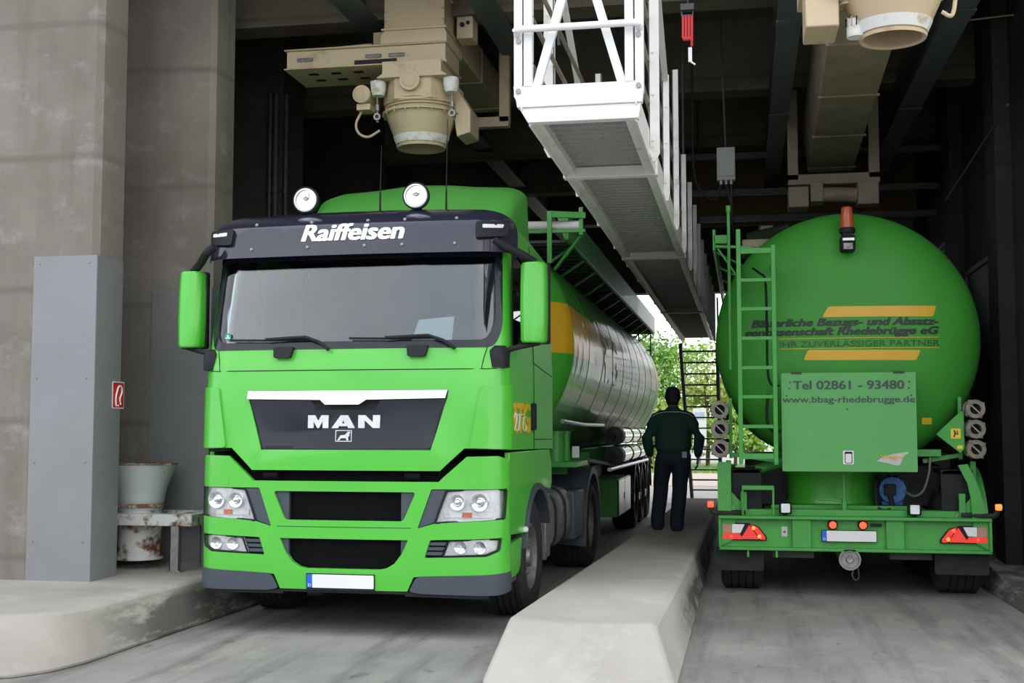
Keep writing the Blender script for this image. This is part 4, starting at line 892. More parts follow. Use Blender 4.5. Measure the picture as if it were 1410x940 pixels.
lettering('company_lettering', 'genossenschaft Rhedebrügge eG', (-1.0, 0.87, 2.505, 2.605), DM, INK, tb, bold=0.05, shear=0.25, d=0.002)
lettering('slogan_lettering', 'IHR ZUVERLÄSSIGER PARTNER', (-0.645, 0.87, 2.415, 2.485), DM, INKG, tb, shear=0.0, d=0.002, bold=-0.004)
for z in (2.498, 2.398): stripe(rect(-0.645, 0.87, z-0.003, z+0.003), YELLOW, 'yellow_line')
stripe(rect(0.70, 0.795, 1.655, 1.72), YELLOWB, 'yellow_sticker')
# number panel with cabinet behind it
b = B(); panel(b, rnd(rect(-0.645, 0.605, 1.205, 2.15), 0.012), XZ(-0.06), -0.02, 0.0); box(b, -0.60, 0.56, -0.045, 0.34, 1.22, 2.08)
rp_ = obj('rear_panel', b, mat('green_panel_paint', (0.10, 0.39, 0.10), 0.42, coat=0.1, var=0.06, scale=2), TB, 0.004)
PS = XZ(-0.06)
lettering('phone_lettering', 'Tel 02861 - 93480', (-0.535, 0.50, 1.99, 2.075), PS, INKS, rp_, bold=0.032)
lettering('web_lettering', 'www.bbag-rhedebrugge.de', (-0.635, 0.595, 1.845, 1.925), PS, INKS, rp_, bold=0.018)
b = B()
for x, z in ((-0.57, 2.0), (-0.595, 1.93), (0.54, 2.0), (0.56, 1.93), (-0.03, 1.80), (-0.56, 2.06), (0.545, 2.06)): cyl(b, (x, -0.06, z), (x, -0.066, z), 0.008, n=10)
for x in (-0.5, 0.45): box(b, x-0.05, x+0.05, -0.07, -0.04, 2.14, 2.16)
obj('panel_bolts', b, INK, rp_)
b = B(); panel(b, rnd(rect(-0.078, 0.022, 1.275, 1.405), 0.01), PS, 0, 0.006); hd = obj('panel_latch', b, WHITE, rp_, 0.002)
b = B(); panel(b, rnd(rect(-0.062, 0.008, 1.285, 1.395), 0.012), PS, 0.006, 0.009); obj('latch_recess', b, BLACKP, hd)
b = B(); panel(b, rnd(rect(-0.056, 0.0, 1.29, 1.375), 0.01), PS, 0.009, 0.016); obj('latch_paddle', b, WHITE, hd, 0.003)
sw = [(0.232, 1.305), (0.285, 1.345), (0.38, 1.375), (0.52, 1.395), (0.525, 1.385), (0.485, 1.36), (0.445, 1.275), (0.42, 1.265), (0.32, 1.29)]
b = B(); panel(b, sw, PS, 0, 0.003); obj('maker_emblem', b, mat('emblem_grey', (0.55, 0.53, 0.53), 0.4), rp_)
lettering('maker_lettering', 'Welgro', (0.27, 0.475, 1.315, 1.365), PS, YELLOW, rp_, bold=0.03, shear=-0.05, d=0.004, th=0.002)
# ladder
b = B()
for x, z1 in ((-1.035, 3.55), (-0.705, 3.39)): box(b, x-0.022, x+0.022, -0.18, -0.14, 1.29, z1)
ld = obj('ladder', b, GREEN2, TB, 0.005)
for k, z in enumerate((3.335, 3.05, 2.77, 2.485, 2.20, 1.92, 1.635, 1.35)):
    b = B(); bar(b, (-1.03, -0.16, z), (-0.71, -0.16, z), 0.03, 0.034 if k not in (0, 7) else 0.055); obj('rung', b, GREEN2, ld, 0.003)
b = B()
for x in (-1.035, -0.705):
    box(b, x-0.02, x+0.02, -0.16, dome(x, 3.2)+0.03, 3.20, 3.23); box(b, x-0.02, x+0.02, -0.16, dome(x, 1.75)+0.03, 1.72, 1.75)
    box(b, x-0.018, x+0.018, -0.176, -0.144, 1.272, 1.29)
obj('ladder_bracket', b, GREEN2, ld)
b = B(); tube(b, curve_pts([(-0.90, 0.10, 3.20), (-0.83, 0.05, 3.14), (-0.78, 0.0, 3.05), (-0.77, 0.02, 2.6), (-0.77, 0.03, 2.2), (-0.74, -0.02, 2.05), (-0.66, -0.02, 2.03)]), 0.012, 6); obj('cable', b, BLACKP, TB)
b = B(); tube(b, curve_pts([(-0.77, 0.03, 1.95), (-0.78, 0.02, 1.7), (-0.72, -0.02, 1.58), (-0.65, -0.02, 1.6)]), 0.014, 6); obj('cable', b, BLACKP, TB)
# walkway folded down at the left, rail post and loose sheet on the crown
b = B(); cyl(b, (-1.13, 0.15, 2.2), (-1.13, 0.15, 3.80), 0.016, n=8); cyl(b, (-1.13, 0.15, 3.78), (-1.13, 0.15, 3.84), 0.024, n=8); obj('rail_post', b, GREEN2, TB)
b = B(); box(b, -1.29, -1.12, 0.6, 0.68, 3.53, 3.62); bar(b, (-1.28, 0.6, 3.5), (-0.9, 0.6, 3.48), 0.03, 0.03); bar(b, (-1.26, 0.62, 3.5), (-1.0, 0.62, 3.1), 0.022, 0.022); box(b, -1.30, -1.27, 0.6, 11, 3.46, 3.68); 
for k in range(9): bar(b, (-1.28, 1.0+k*1.2, 3.5), (-0.95, 1.0+k*1.2, 3.32), 0.022, 0.022)
obj('side_board', b, GREEN2, TB, 0.006)
b = B(); box(b, -1.0, -0.68, 0.62, 1.4, 3.47, 3.57); obj('folded_step', b, DUCTM, TB, 0.02)
b = B(); loft(b, [[(-0.95, 1.2, 3.70), (-0.95, 1.24, 3.73), (-0.50, 1.24, 3.83), (-0.50, 1.2, 3.80)], [(-0.95, 3.2, 3.70), (-0.95, 3.2, 3.73), (-0.50, 3.2, 3.83), (-0.50, 3.2, 3.80)]]); obj('walkway', b, ALU, TB)
for c, off in ((GREEN, 0.0), (BLUE, 0.05)):
    b = B(); tube(b, curve_pts([(-0.62+off, 0.7, 3.52+off*0.5), (-0.55+off, 0.9, 3.68), (-0.42+off, 1.0, 3.74), (-0.25, 1.0, 3.79)]), 0.012, 6); obj('cable', b, c, TB)
# beacon and camera on the crown
b = B(); box(b, -0.03, 0.07, 0.10, 0.55, 3.47, 3.53); lathe(b, [(0.001, 3.53), (0.075, 3.53), (0.08, 3.56), (0.072, 3.585), (0.001, 3.585)], 'Z', (0.02, 0.16, 0), 24); bc = obj('beacon', b, BLACKP, TB, 0.004)
b = B(); lathe(b, [(0.001, 3.585), (0.068, 3.585), (0.066, 3.60), (0.068, 3.61), (0.062, 3.66), (0.064, 3.67), (0.06, 3.72), (0.055, 3.735), (0.055, 3.775), (0.045, 3.79), (0.001, 3.79)], 'Z', (0.02, 0.16, 0), 24); obj('beacon_dome', b, AMBER, bc)
b = B(); box(b, -0.05, 0.09, 0.06, 0.26, 3.345, 3.50); cm = obj('rear_camera', b, BLACKP, TB, 0.02)
b = B(); box(b, -0.035, 0.075, 0.02, 0.08, 3.44, 3.465); obj('camera_visor', b, ALU, cm)
b = B(); box(b, -0.025, 0.06, 0.05, 0.065, 3.36, 3.42); lathe(b, [(0.001, 0.04), (0.02, 0.045), (0.024, 0.06)], 'Y', (0.018, 0, 3.39), 16); obj('camera_lens', b, STEEL, cm)
# tail beam
b = B(); panel(b, rect(-1.245, 1.245, 0.455, 0.765), XZ(0.04), -0.03, 0.0); box(b, -1.26, 1.26, -0.06, 0.16, 0.745, 0.775); box(b, -1.26, 1.26, -0.05, 0.12, 0.445, 0.475)
box(b, -1.26, -1.235, -0.05, 0.12, 0.45, 0.76); box(b, 1.235, 1.26, -0.05, 0.12, 0.45, 0.76); box(b, -1.2, 1.2, 0.12, 0.3, 0.76, 0.83); beam = obj('tail_beam', b, GREEN2, TB, 0.006)
b = B(); box(b, -0.56, -0.385, -0.02, 0.03, 0.475, 0.745); obj('beam_plate', b, GREEN2, beam, 0.004)
b = B(); box(b, 0.31, 0.475, -0.02, 0.03, 0.475, 0.745); obj('beam_plate', b, GREEN2, beam, 0.004)
b = B(); box(b, -0.285, 0.225, 0.0, 0.03, 0.535, 0.645); pl = obj('number_plate', b, BLACKP, beam, 0.003)
b = B(); panel(b, rnd(rect(-0.238, 0.220, 0.540, 0.640), 0.006), XZ(0.0), 0, 0.004); obj('plate_face', b, WHITE, pl)
b = B(); panel(b, rnd(rect(-0.282, -0.238, 0.540, 0.640), 0.006), XZ(0.0), 0, 0.004); obj('country_band', b, EUBLUE, pl)
lettering('country_letter', 'D', (-0.272, -0.250, 0.55, 0.572), XZ(0.0), WHITE, pl, d=0.005, th=0.002)
for x in (-0.18, 0.10):
    b = B(); lathe(b, [(0.001, 0.0), (0.046, 0.0), (0.05, 0.05)], 'Y', (x, -0.005, 0.695), 20); l_ = obj('marker_lamp', b, BLACKP, beam)
    b = B(); lathe(b, [(0.001, -0.02), (0.02, -0.018), (0.033, -0.005), (0.034, 0.0)], 'Y', (x, -0.005, 0.695), 20); obj('red_lens', b, REDGLOW, l_)
b = B(); box(b, 0.17, 0.27, -0.01, 0.03, 0.685, 0.71); obj('plate_lamp', b, BLACKP, beam, 0.004)
b = B(); panel(b, rnd(rect(-0.66, -0.605, 0.575, 0.67), 0.006), XZ(0.04), 0, 0.006); pn = obj('notice_plate', b, ALU, beam)
b = B(); cyl(b, (-0.632, 0.034, 0.62), (-0.632, 0.028, 0.62), 0.012, n=12); obj('red_dot', b, RED, pn)
for s in (-1, 1):
    o_ = lambda pts: [(s*x, z) for x, z in pts]
    b = B(); panel(b, rnd(o_([(1.23, 0.535), (1.23, 0.70), (0.98, 0.70), (0.88, 0.67), (0.80, 0.57), (0.80, 0.535)]), 0.012), XZ(0.04), 0, 0.03); tl = obj('tail_lamp', b, BLACKP, beam, 0.006)
    sg = [('red_lens', REDT, [(1.22, 0.545), (1.22, 0.60), (1.06, 0.60), (1.02, 0.545)]), ('reversing_lens', LAMPW, [(1.13, 0.605), (1.13, 0.69), (1.01, 0.69), (1.05, 0.605)]),
          ('indicator_lens', mat('dull_amber_lens', (0.50, 0.24, 0.16), 0.35, coat=0.3), [(1.22, 0.605), (1.22, 0.69), (1.135, 0.69), (1.135, 0.605)]),
          ('reflector_triangle', mat('red_reflector', (0.78, 0.05, 0.04), 0.35, emit=(1.0, 0.05, 0.03), est=0.3), [(1.05, 0.548), (0.855+0.02, 0.548), (0.965, 0.685)]),
          ('brake_lens', REDT, [(0.955, 0.69), (0.885, 0.662), (0.815, 0.57), (0.815, 0.545), (0.865, 0.545)])]
    for nm, m_, p in sg:
        b = B(); panel(b, rnd(o_(p), 0.006), XZ(0.01), -0.005, 0.012 if 'tri' not in nm else 0.018); obj(nm, b, m_, tl, 0.003)
    for x, z, r, m_ in ((0.925, 0.655, 0.020, ORGLOW if s < 0 else REDGLOW), (0.87, 0.575, 0.020, ORGLOW), (1.14, 0.572, 0.012, REDGLOW)):
        b = B(); lathe(b, [(0.001, -0.006), (r*0.6, -0.004), (r, 0.004)], 'Y', (s*x, -0.004, z), 14); obj('lit_lamp', b, m_, tl)
    # side marker on a rubber arm
    b = B(); tube(b, curve_pts([(s*1.0, 0.06, 0.80), (s*1.22, 0.04, 0.795), (s*1.30, 0.03, 0.80), (s*1.335, 0.03, 0.86)]), 0.026, 8); ma = obj('marker_arm', b, RUBBER, TB)
    b = B(); cyl(b, (s*1.335, 0.03, 0.85), (s*1.335, 0.03, 0.905), 0.03, n=14); lathe(b, [(0.001, -0.02), (0.02, -0.016), (0.03, 0.0)], 'Y', (s*1.335, 0.005, 0.88), 14); obj('marker_lens', b, REDGLOW if s < 0 else ORGLOW, ma)
    # work lamp
    x = -0.62 if s < 0 else 0.575
    b = B(); box(b, x-0.06, x+0.06, -0.02, 0.08, 0.795, 0.905); box(b, x-0.02, x+0.02, 0.0, 0.04, 0.76, 0.80); wl = obj('work_lamp', b, BLACKP, TB, 0.012)
    b = B(); panel(b, rnd(rect(x-0.042, x+0.042, 0.808, 0.893), 0.01), XZ(-0.02), 0, 0.008); obj('lamp_face', b, LAMPW, wl, 0.003)
    # rubber flap, mudguard, gussets
    b = B(); fx = (-1.29, -0.83) if s < 0 else (0.76, 1.25)
    panel(b, rnd(rect(fx[0], fx[1], 0.235, 0.46), [0.03, 0.03, 0, 0]), XZ(0.10), -0.012, 0.0); obj('mud_flap', b, RUBBER, TB)
    b = B(); A = arch(0.70, 0.55, 0.70, 178, 40, 18); loft(b, [[(s*x, yy, zz+dz) for x, dz in ((1.245, -0.10), (1.245, 0.0), (1.10, 0.0), (1.10, -0.02))] for yy, zz in [(0.0, 0.76)]+A]); obj('mudguard', b, GREEN2, TB, 0.005)
    b = B(); panel(b, rnd(rect(*sorted((s*0.84, s*1.13)), 0.74, 1.22), [0, 0, 0.06, 0.06]), XZ(0.14), -0.02, 0.0); panel(b, rect(*sorted((s*0.84, s*1.13)), 1.18, 1.22), XZ(0.14), -0.5, 0.0); obj('inner_guard', b, BLACKP, TB, 0.01)
    b = B(); panel(b, [(s*1.135, 0.77), (s*0.93, 0.77), (s*1.135, 1.0)], XZ(0.08), -0.015, 0.0); box(b, *sorted((s*0.985, s*1.045)), 0.05, 0.07, 0.77, 1.0); obj('gusset', b, GREEN2, TB, 0.004)
    for y in (0.70, 2.0, 3.3): wheel(TB, s*1.04, y, 0.5, 0.5, 0.42, s)
    # suction hoses in a stack
    hx = 1.235 if s < 0 else 1.15
    for z in (1.80, 1.61, 1.42):
        b = B(); cyl(b, (s*hx, 0.08, z), (s*hx, 4.5, z), 0.068, n=20, caps=False); lathe(b, [(0.05, -0.03), (0.088, -0.03), (0.092, 0.03), (0.078, 0.05), (0.078, 0.12), (0.09, 0.13), (0.09, 0.17), (0.05, 0.17)], 'Y', (s*hx, 0.04, z), 22, close=True)
        for k in range(4): a = k*PI/2+0.6; box(b, s*hx+0.09*math.cos(a)-0.012, s*hx+0.09*math.cos(a)+0.012, 0.03, 0.08, z+0.09*math.sin(a)-0.012, z+0.09*math.sin(a)+0.012)
        hh = obj('hose_tube', b, mat('worn_coupling', (0.24, 0.21, 0.17), 0.6, 0.5, var=0.35, scale=20) if 'worn_coupling' not in MATS else MATS['worn_coupling'], TB)
        b = B(); cyl(b, (s*hx, 0.10, z), (s*hx, 0.14, z), 0.05, n=18); obj('hose_mouth', b, BLACKP, hh)
        b = B(); bar(b, (s*hx-0.035, 0.03, z+0.035), (s*hx+0.035, 0.03, z-0.035), 0.012, 0.012); obj('handle', b, STEEL, hh)
    b = B(); bar(b, (s*(hx-0.10), 0.3, 1.32), (s*(hx-0.10), 0.3, 1.92), 0.03, 0.05); bar(b, (s*(hx-0.10), 0.3, 1.36), (s*0.7, 0.3, 1.30), 0.04, 0.04); bar(b, (s*1.16, 0.3, 1.30), (s*1.16, 0.3, 0.8), 0.05, 0.05); obj('hose_rack', b, GREEN2, TB)
b = B(); panel(b, [(0.80, 1.56), (0.86, 1.62), (1.03, 1.78), (1.06, 1.78), (1.06, 1.42), (1.02, 1.38)], XZ(0.10), -0.012, 0.0); box(b, 0.60, 0.86, 0.2, 0.27, 1.345, 1.415); br = obj('hose_bracket', b, GREEN2, TB, 0.006)
b = B(); panel(b, rect(0.935, 1.025, 1.52, 1.615), XZ(0.10), 0, 0.003); sk = obj('warning_sticker', b, YELLOWB, br)
b = B(); panel(b, rect(0.99, 1.04, 1.42, 1.455), XZ(0.10), 0, 0.003); obj('yellow_sticker', b, YELLOWB, br)
b = B(); tube(b, [(0.96, 0.095, 1.535), (0.975, 0.095, 1.57), (0.965, 0.095, 1.60)], 0.006, 5); tube(b, [(0.965, 0.095, 1.575), (1.0, 0.095, 1.56), (0.99, 0.095, 1.595)], 0.006, 5); obj('sticker_symbol', b, BLACKP, sk)
# foot step, outlet hopper, rod, blue motor, cables
b = B(); tube(b, [(-1.025, -0.02, 0.78), (-1.025, -0.02, 1.05), (-0.735, -0.02, 1.05), (-0.735, -0.02, 0.78)], 0.011, 8); bar(b, (-1.03, -0.02, 1.045), (-0.73, -0.02, 1.045), 0.04, 0.04); box(b, -0.99, -0.97, -0.03, 0.0, 0.38, 0.46); box(b, -0.72, -0.70, -0.03, 0.0, 0.38, 0.46); obj('foot_step', b, GREEN2, TB)
b = B(); loft(b, [ell((-0.12, 0.95, z), rx, ry, 28) for z, rx, ry in ((0.82, 0.44, 0.30), (0.86, 0.47, 0.33), (0.90, 0.44, 0.32), (1.12, 0.46, 0.36), (1.40, 0.60, 0.42))]); obj('outlet_hopper', b, GREEN, TB)
b = B(); box(b, -0.75, 0.65, 0.35, 0.41, 0.815, 0.86); box(b, -0.8, 0.8, 0.5, 8, 0.62, 0.80); tube(b, [(-0.9, 0.4, 1.2), (-0.4, 0.55, 1.35)], 0.05); obj('sub_frame', b, GREEN2, TB)
b = B(); cyl(b, (-0.055, 0.18, 0.85), (-0.055, 0.18, 1.22), 0.017, n=8); cyl(b, (-0.055, 0.18, 0.76), (-0.055, 0.18, 0.93), 0.03, n=10); tube(b, [(-0.30, 0.18, 0.925), (-0.16, 0.18, 0.925), (-0.055, 0.18, 0.90)], 0.012, 6); obj('lift_rod', b, GREEN2, TB)
b = B(); cyl(b, (0.43, 0.45, 1.01), (0.43, 0.85, 1.01), 0.13, n=28)
for k in range(14): a = k*2*PI/14; box(b, -0.005, 0.005, 0.5, 0.82, 0.125, 0.15, Matrix.Translation((0.43, 0, 1.01)) @ Matrix.Rotation(a, 4, 'Y'))
box(b, 0.33, 0.53, 0.5, 0.8, 0.86, 0.9); mo = obj('motor', b, BLUE, TB, 0.004)
b = B(); box(b, 0.345, 0.455, 0.38, 0.46, 0.96, 1.07); obj('terminal_box', b, BLACKP, mo, 0.01)
b = B(); tube(b, curve_pts([(0.40, 0.40, 0.96), (0.41, 0.38, 0.86), (0.34, 0.36, 0.81), (0.27, 0.38, 0.87), (0.27, 0.45, 1.1)]), 0.024, 8); obj('motor_cable', b, BLACKP, mo)
b = B(); tube(b, curve_pts([(0.54, 0.45, 1.0), (0.62, 0.35, 0.96), (0.70, 0.3, 1.02), (0.745, 0.25, 1.18), (0.76, 0.22, 1.34)]), 0.012, 6); obj('cable', b, STEEL, TB)
b = B(); lathe(b, [(0.001, -0.03), (0.03, -0.035), (0.04, -0.01), (0.08, -0.012), (0.085, -0.03), (0.102, -0.03), (0.105, 0.04), (0.085, 0.06), (0.085, 0.7), (0.001, 0.7)], 'Y', (-0.03, -0.02, 0.375), 28)
for k in range(3): a = k*2*PI/3+0.4; bar(b, (-0.03, -0.035, 0.375), (-0.03+0.075*math.cos(a), -0.035, 0.375+0.075*math.sin(a)), 0.014, 0.014)
oc = obj('outlet_coupling', b, STEEL, TB)
b = B(); tube(b, curve_pts([(0.0, -0.02, 0.28), (-0.01, -0.03, 0.22), (0.02, -0.03, 0.18), (0.05, -0.02, 0.21), (0.045, -0.02, 0.29)]), 0.008, 6); obj('chain', b, DARKST, oc)
b = B(); box(b, -0.5, -0.42, 0.2, 8, 0.42, 0.7); box(b, 0.42, 0.5, 0.2, 8, 0.42, 0.7); box(b, -0.75, -0.35, 0.15, 0.3, 0.36, 0.5); box(b, 0.35, 0.75, 0.15, 0.3, 0.36, 0.5); box(b, -0.9, 0.9, 0.62, 0.78, 0.42, 0.58); obj('chassis', b, DARKST, TB, 0.008)
b = B(); box(b, -1.0, 1.0, 1.25, 9.0, 0.80, 1.24); box(b, -0.8, 0.8, 1.4, 8, 0.45, 0.8); obj('underbody_light_block', b, DARKST, TB, 0.02)  # added dark boxes that close the bright gap beneath the tank
b = B(); panel(b, rnd(rect(-1.265, -1.135, 0.77, 1.29), [0, 0, 0.02, 0.02]), XZ(0.03), -0.012, 0.0); obj('mudguard_face', b, GREEN2, TB, 0.003)
b = B(); panel(b, [(1.10, 0.77), (1.235, 0.77), (1.21, 0.90), (1.16, 1.08), (1.07, 1.28), (0.98, 1.27), (1.06, 1.10), (1.09, 0.95)], XZ(0.03), -0.012, 0.0); obj('mudguard_face', b, GREEN2, TB, 0.003)
b = B(); cyl(b, (0.5, 8, 0.9), (0.5, 8, 0.3), 0.1); cyl(b, (-0.5, 8, 0.9), (-0.5, 8, 0.3), 0.1); box(b, -0.7, 0.7, 7.8, 8.2, 0.0, 0.3); obj('landing_leg', b, DARKST, TB)
# ================================================================== OVERHEAD GANTRY AND FAR STAIRS
G = thing('access_gantry', 'long white steel gantry walkway hanging between the two tankers', 'gantry', (-0.965, 7.5, 0))
b = B()
for s in (-1, 1): box(b, *sorted((s*0.26, s*0.335)), 0.02, 19.3, 3.52, 3.64); box(b, *sorted((s*0.325, s*0.34)), 0.02, 19.3, 3.50, 3.70)
obj('stringer', b, WHITEG, G, 0.004)
b = B(); box(b, -0.27, 0.27, 0.05, 19.3, 3.585, 3.60)
for k in range(150): box(b, -0.265, 0.265, 0.10+k*0.128, 0.115+k*0.128, 3.572, 3.586)
obj('deck_grating', b, MESHM, G, 0, 0)
for y in (1.62, 6.15, 12.6):
    b = B(); box(b, -0.355, 0.355, y, y+0.09, 3.495, 3.575); box(b, -0.355, 0.355, y+0.03, y+0.045, 3.57, 3.64); obj('cross_member', b, WHITEG, G, 0.005)
b = B(); loft(b, [[(-0.43, y, 3.745), (0.385, y, 3.745), (0.375, y, 3.61), (-0.405, y, 3.61)] for y in (-0.03, 0.03)]); loft(b, [[(-0.395, y, 3.61), (0.365, y, 3.61), (0.35, y, 3.515), (-0.34, y, 3.515)] for y in (-0.015, 0.06)])
obj('kick_plate', b, WHITE, G, 0.004)
fr = None
for s, x in ((-1, -0.425), (1, 0.385)):
    b = B(); xi = x-s*0.115
    for xa, xb in ((x, x-s*0.052), (x-s*0.062, xi)):
        z0 = 3.68 if xa == x else 3.74
        loft(b, [[(xa, -0.035, z0+(0.0)), (xb, -0.035, z0-0.09 if xa == x else z0), (xb, 0.035, z0-0.09 if xa == x else z0), (xa, 0.035, z0)], [(xa, -0.035, 5.3), (xb, -0.035, 5.3), (xb, 0.035, 5.3), (xa, 0.035, 5.3)]])
    p_ = obj('front_post', b, WHITE, G, 0.003)
    for z in (3.71, 4.03, 4.65): b = B(); cyl(b, (x-s*0.03, -0.035, z), (x-s*0.03, -0.05, z), 0.017, n=8); obj('bolt', b, STEEL, p_)
    b = B(); bar(b, (x-s*0.135, 0.02, 3.74), (x-s*0.36, 0.02, 4.52), 0.055, 0.04); bar(b, (x-s*0.36, 0.02, 4.52), (x-s*0.135, 0.02, 5.25), 0.055, 0.04); obj('brace', b, WHITE, G, 0.004)
b = B(); tube(b, curve_pts([(-0.405, -0.03, 4.07), (-0.395, -0.075, 4.085), (-0.37, -0.085, 4.09), (0.0, -0.085, 4.09), (0.33, -0.085, 4.09), (0.355, -0.075, 4.085), (0.365, -0.03, 4.07)], 4), 0.022, 10); obj('grab_bar', b, WHITE, G)
ys = [1.05+1.5*k for k in range(13)]
for s in (-1, 1):
    for i, y in enumerate(ys):
        zb = 3.53 if s < 0 else 3.47; zt_ = 5.3 if i == 0 else (5.0 if i == 2 else 4.52); xo = 0.41 if i == 0 else 0.392
        pl2 = [(0.335, zb+0.08), (0.36, zb), (0.38, zb), (xo, zb+0.06), (xo, zt_), (0.335, zt_)]
        b = B(); panel(b, [(s*x, z) for x, z in pl2], XZ(y), -0.012, 0.0); box(b, *sorted((s*0.335, s*0.345)), y, y+0.06, zb+0.1, zt_)
        for z in (3.62, 3.95, 4.25): cyl(b, (s*0.365, y, z), (s*0.365, y-0.012, z), 0.010, n=6)
        obj('rail_post', b, WHITEG, G, 0.002)
    for z in (3.90, 4.20, 4.50):
        b = B(); tube(b, [(s*0.325, 0.0, z), (s*0.325, 19.25, z)], 0.017, 8); obj('rail', b, TUBER, G)
for s in (-1, 1):
    for z, y1 in ((4.80, 1.06), (5.08, 1.06)):
        b = B(); tube(b, [(s*0.325, 0.0, z), (s*0.325, y1, z)], 0.017, 8); obj('rail', b, TUBER, G)
    b = B(); bar(b, (s*0.36, 1.08, 5.2), (s*0.36, 2.55, 4.48), 0.05, 0.03); obj('brace', b, WHITEG, G, 0.003)
for y in (1.4, 5.9, 10.4, 14.9):
    for s in (-1, 1):
        b = B(); cyl(b, (s*0.35, y, 4.45), (s*0.35, y, 6.6), 0.014, n=8); obj('hanger_rod', b, DARKST, G)

st = thing('staircase', 'dark open steel stairs down from the far end of the gantry', 'stairs', (-0.95, 26.6, 0))
b = B(); bar(b, (-0.37, 0, 3.42), (-0.25, 2.3, 0.0), 0.07, 0.16); obj('stringer', b, DARKST, st)
b = B(); bar(b, (0.40, 0, 3.42), (0.40, 2.3, 0.0), 0.07, 0.16); obj('stringer', b, DARKST, st)
for k in range(14):
    t_ = (k+0.6)/14.6; b = B(); box(b, -0.37+0.12*t_, 0.40, 2.3*t_-0.10, 2.3*t_+0.10, 3.42*(1-t_)-0.012, 3.42*(1-t_)+0.02); obj('tread', b, DARKST, st)
b = B(); tube(b, [(0.42, -0.2, 4.4), (0.42, 2.3, 1.0), (0.42, 2.3, 0.0)], 0.02, 8); obj('handrail', b, DARKST, st)

# ================================================================== LOADING SPOUTS AND CONVEYORS
def cone_spout(t, r0, r1, h, zb, m):
    """loading cone: lip, worn band, cone, bolted flange, folded bellows"""
    b = B(); zt = zb+h
    lathe(b, [(r0-0.012, zb+0.01), (r0+0.012, zb), (r0+0.018, zb+0.02), (r0+0.005, zb+0.03), (r0+(r1-r0)*0.22, zb+h*0.22), (r1, zt), (r1-0.012, zt), (r0-0.012, zb+0.03)], 'Z', n=44, close=True)
    c = obj('loading_cone', b, m, t)
    b = B(); k0, k1, dr = 0.11, 0.34, r1-r0; lathe(b, [(r0+dr*k0+0.006, zb+h*k0), (r0+dr*0.22+0.006, zb+h*0.22), (r0+dr*k1+0.006, zb+h*k1), (r0+dr*k1-0.004, zb+h*k1), (r0+dr*k0-0.004, zb+h*k0)], 'Z', n=44, close=True); obj('worn_band', b, BEIGED, c)
    b = B(); lathe(b, [(r1-0.02, zt), (r1+0.035, zt), (r1+0.035, zt+0.018), (r1-0.02, zt+0.018)], 'Z', n=44, close=True)
    for k in range(18): a = 2*PI*k/18; cyl(b, ((r1+0.02)*math.cos(a), (r1+0.02)*math.sin(a), zt-0.015), ((r1+0.02)*math.cos(a), (r1+0.02)*math.sin(a), zt+0.035), 0.009, n=6)
    obj('flange', b, m, c)
    b = B(); pr = []
    for k in range(4): z = zt+0.018+k*0.032; pr += [(r1-0.015, z), (r1+0.012, z+0.009), (r1+0.012, z+0.02), (r1-0.015, z+0.029)]
    pr += [(r1-0.03, zt+0.15), (0.05, zt+0.15), (0.05, zt+0.0)]
    lathe(b, pr, 'Z', n=44, close=True); obj('bellows', b, m, t)
def octbox(b, rx, ry, z0, z1, k=0.4):
    pts = [(-rx, -ry*k), (-rx*k*1.3, -ry), (rx*k*1.3, -ry), (rx, -ry*k), (rx, ry), (-rx, ry)]
    loft(b, [[(x, y, z) for x, y in pts] for z in (z0, z1)])
L1 = thing('loading_spout', 'beige loading spout with slide gate hanging above the left truck cab', 'loading spout', (-3.19, 12.0, 0))
cone_spout(L1, 0.235, 0.365, 0.33, 4.45, BEIGE)
b = B(); octbox(b, 0.36, 0.36, 4.880, 5.110); obj('winch_housing', b, BEIGE, L1, 0.008)
b = B(); cyl(b, (-0.02, -0.37, 5.055), (-0.02, -0.41, 5.055), 0.105, n=28); cyl(b, (-0.02, -0.41, 5.055), (-0.02, -0.417, 5.055), 0.07, n=28); obj('round_cover', b, BEIGE, L1, 0.004)
for s in (-1, 1):
    b = B(); loft(b, [ell((s*0.375, -0.28, 4.940), 0.06, 0.06, 14), ell((s*0.375, -0.28, 4.990), 0.075, 0.07, 14), ell((s*0.375, -0.28, 5.080), 0.075, 0.07, 14, p=4), ell((s*0.375, -0.28, 5.090), 0.06, 0.06, 14)]); bx = obj('pulley_cover', b, BEIGED, L1, 0, 60)
    b = B(); cyl(b, (s*0.385, -0.28, 4.940), (s*0.385, -0.28, 4.750), 0.006, n=6); cyl(b, (s*0.385, -0.28, 4.850), (s*0.385, -0.28, 4.790), 0.022, n=8); lathe(b, [(0.02, -0.012), (0.036, -0.012), (0.036, 0.012), (0.02, 0.012)], 'Y', (s*0.385, -0.28, 4.730), 14, close=True); cyl(b, (s*0.385, -0.28, 4.820), (s*0.40, -0.22, 4.690), 0.014, n=6); obj('lifting_cable', b, STEEL, bx)
b = B(); cyl(b, (-0.54, -0.33, 4.960), (-0.54, 0.05, 4.960), 0.088, n=24); lathe(b, [(0.001, -0.345), (0.06, -0.345), (0.092, -0.32), (0.092, -0.28)], 'Y', (-0.54, 0, 4.960), 24)
for k in range(5): box(b, -0.59+k*0.022, -0.58+k*0.022, -0.35, -0.34, 4.920, 5.000)
box(b, -0.60, -0.46, -0.28, -0.1, 4.810, 4.870); mo = obj('winch_motor', b, BEIGE, L1)
b = B(); tube(b, curve_pts([(-0.57, -0.2, 4.820), (-0.63, -0.2, 4.690), (-0.60, -0.2, 4.590), (-0.50, -0.2, 4.550), (-0.38, -0.2, 4.610)]), 0.013, 8); obj('motor_cable', b, BEIGE, mo)
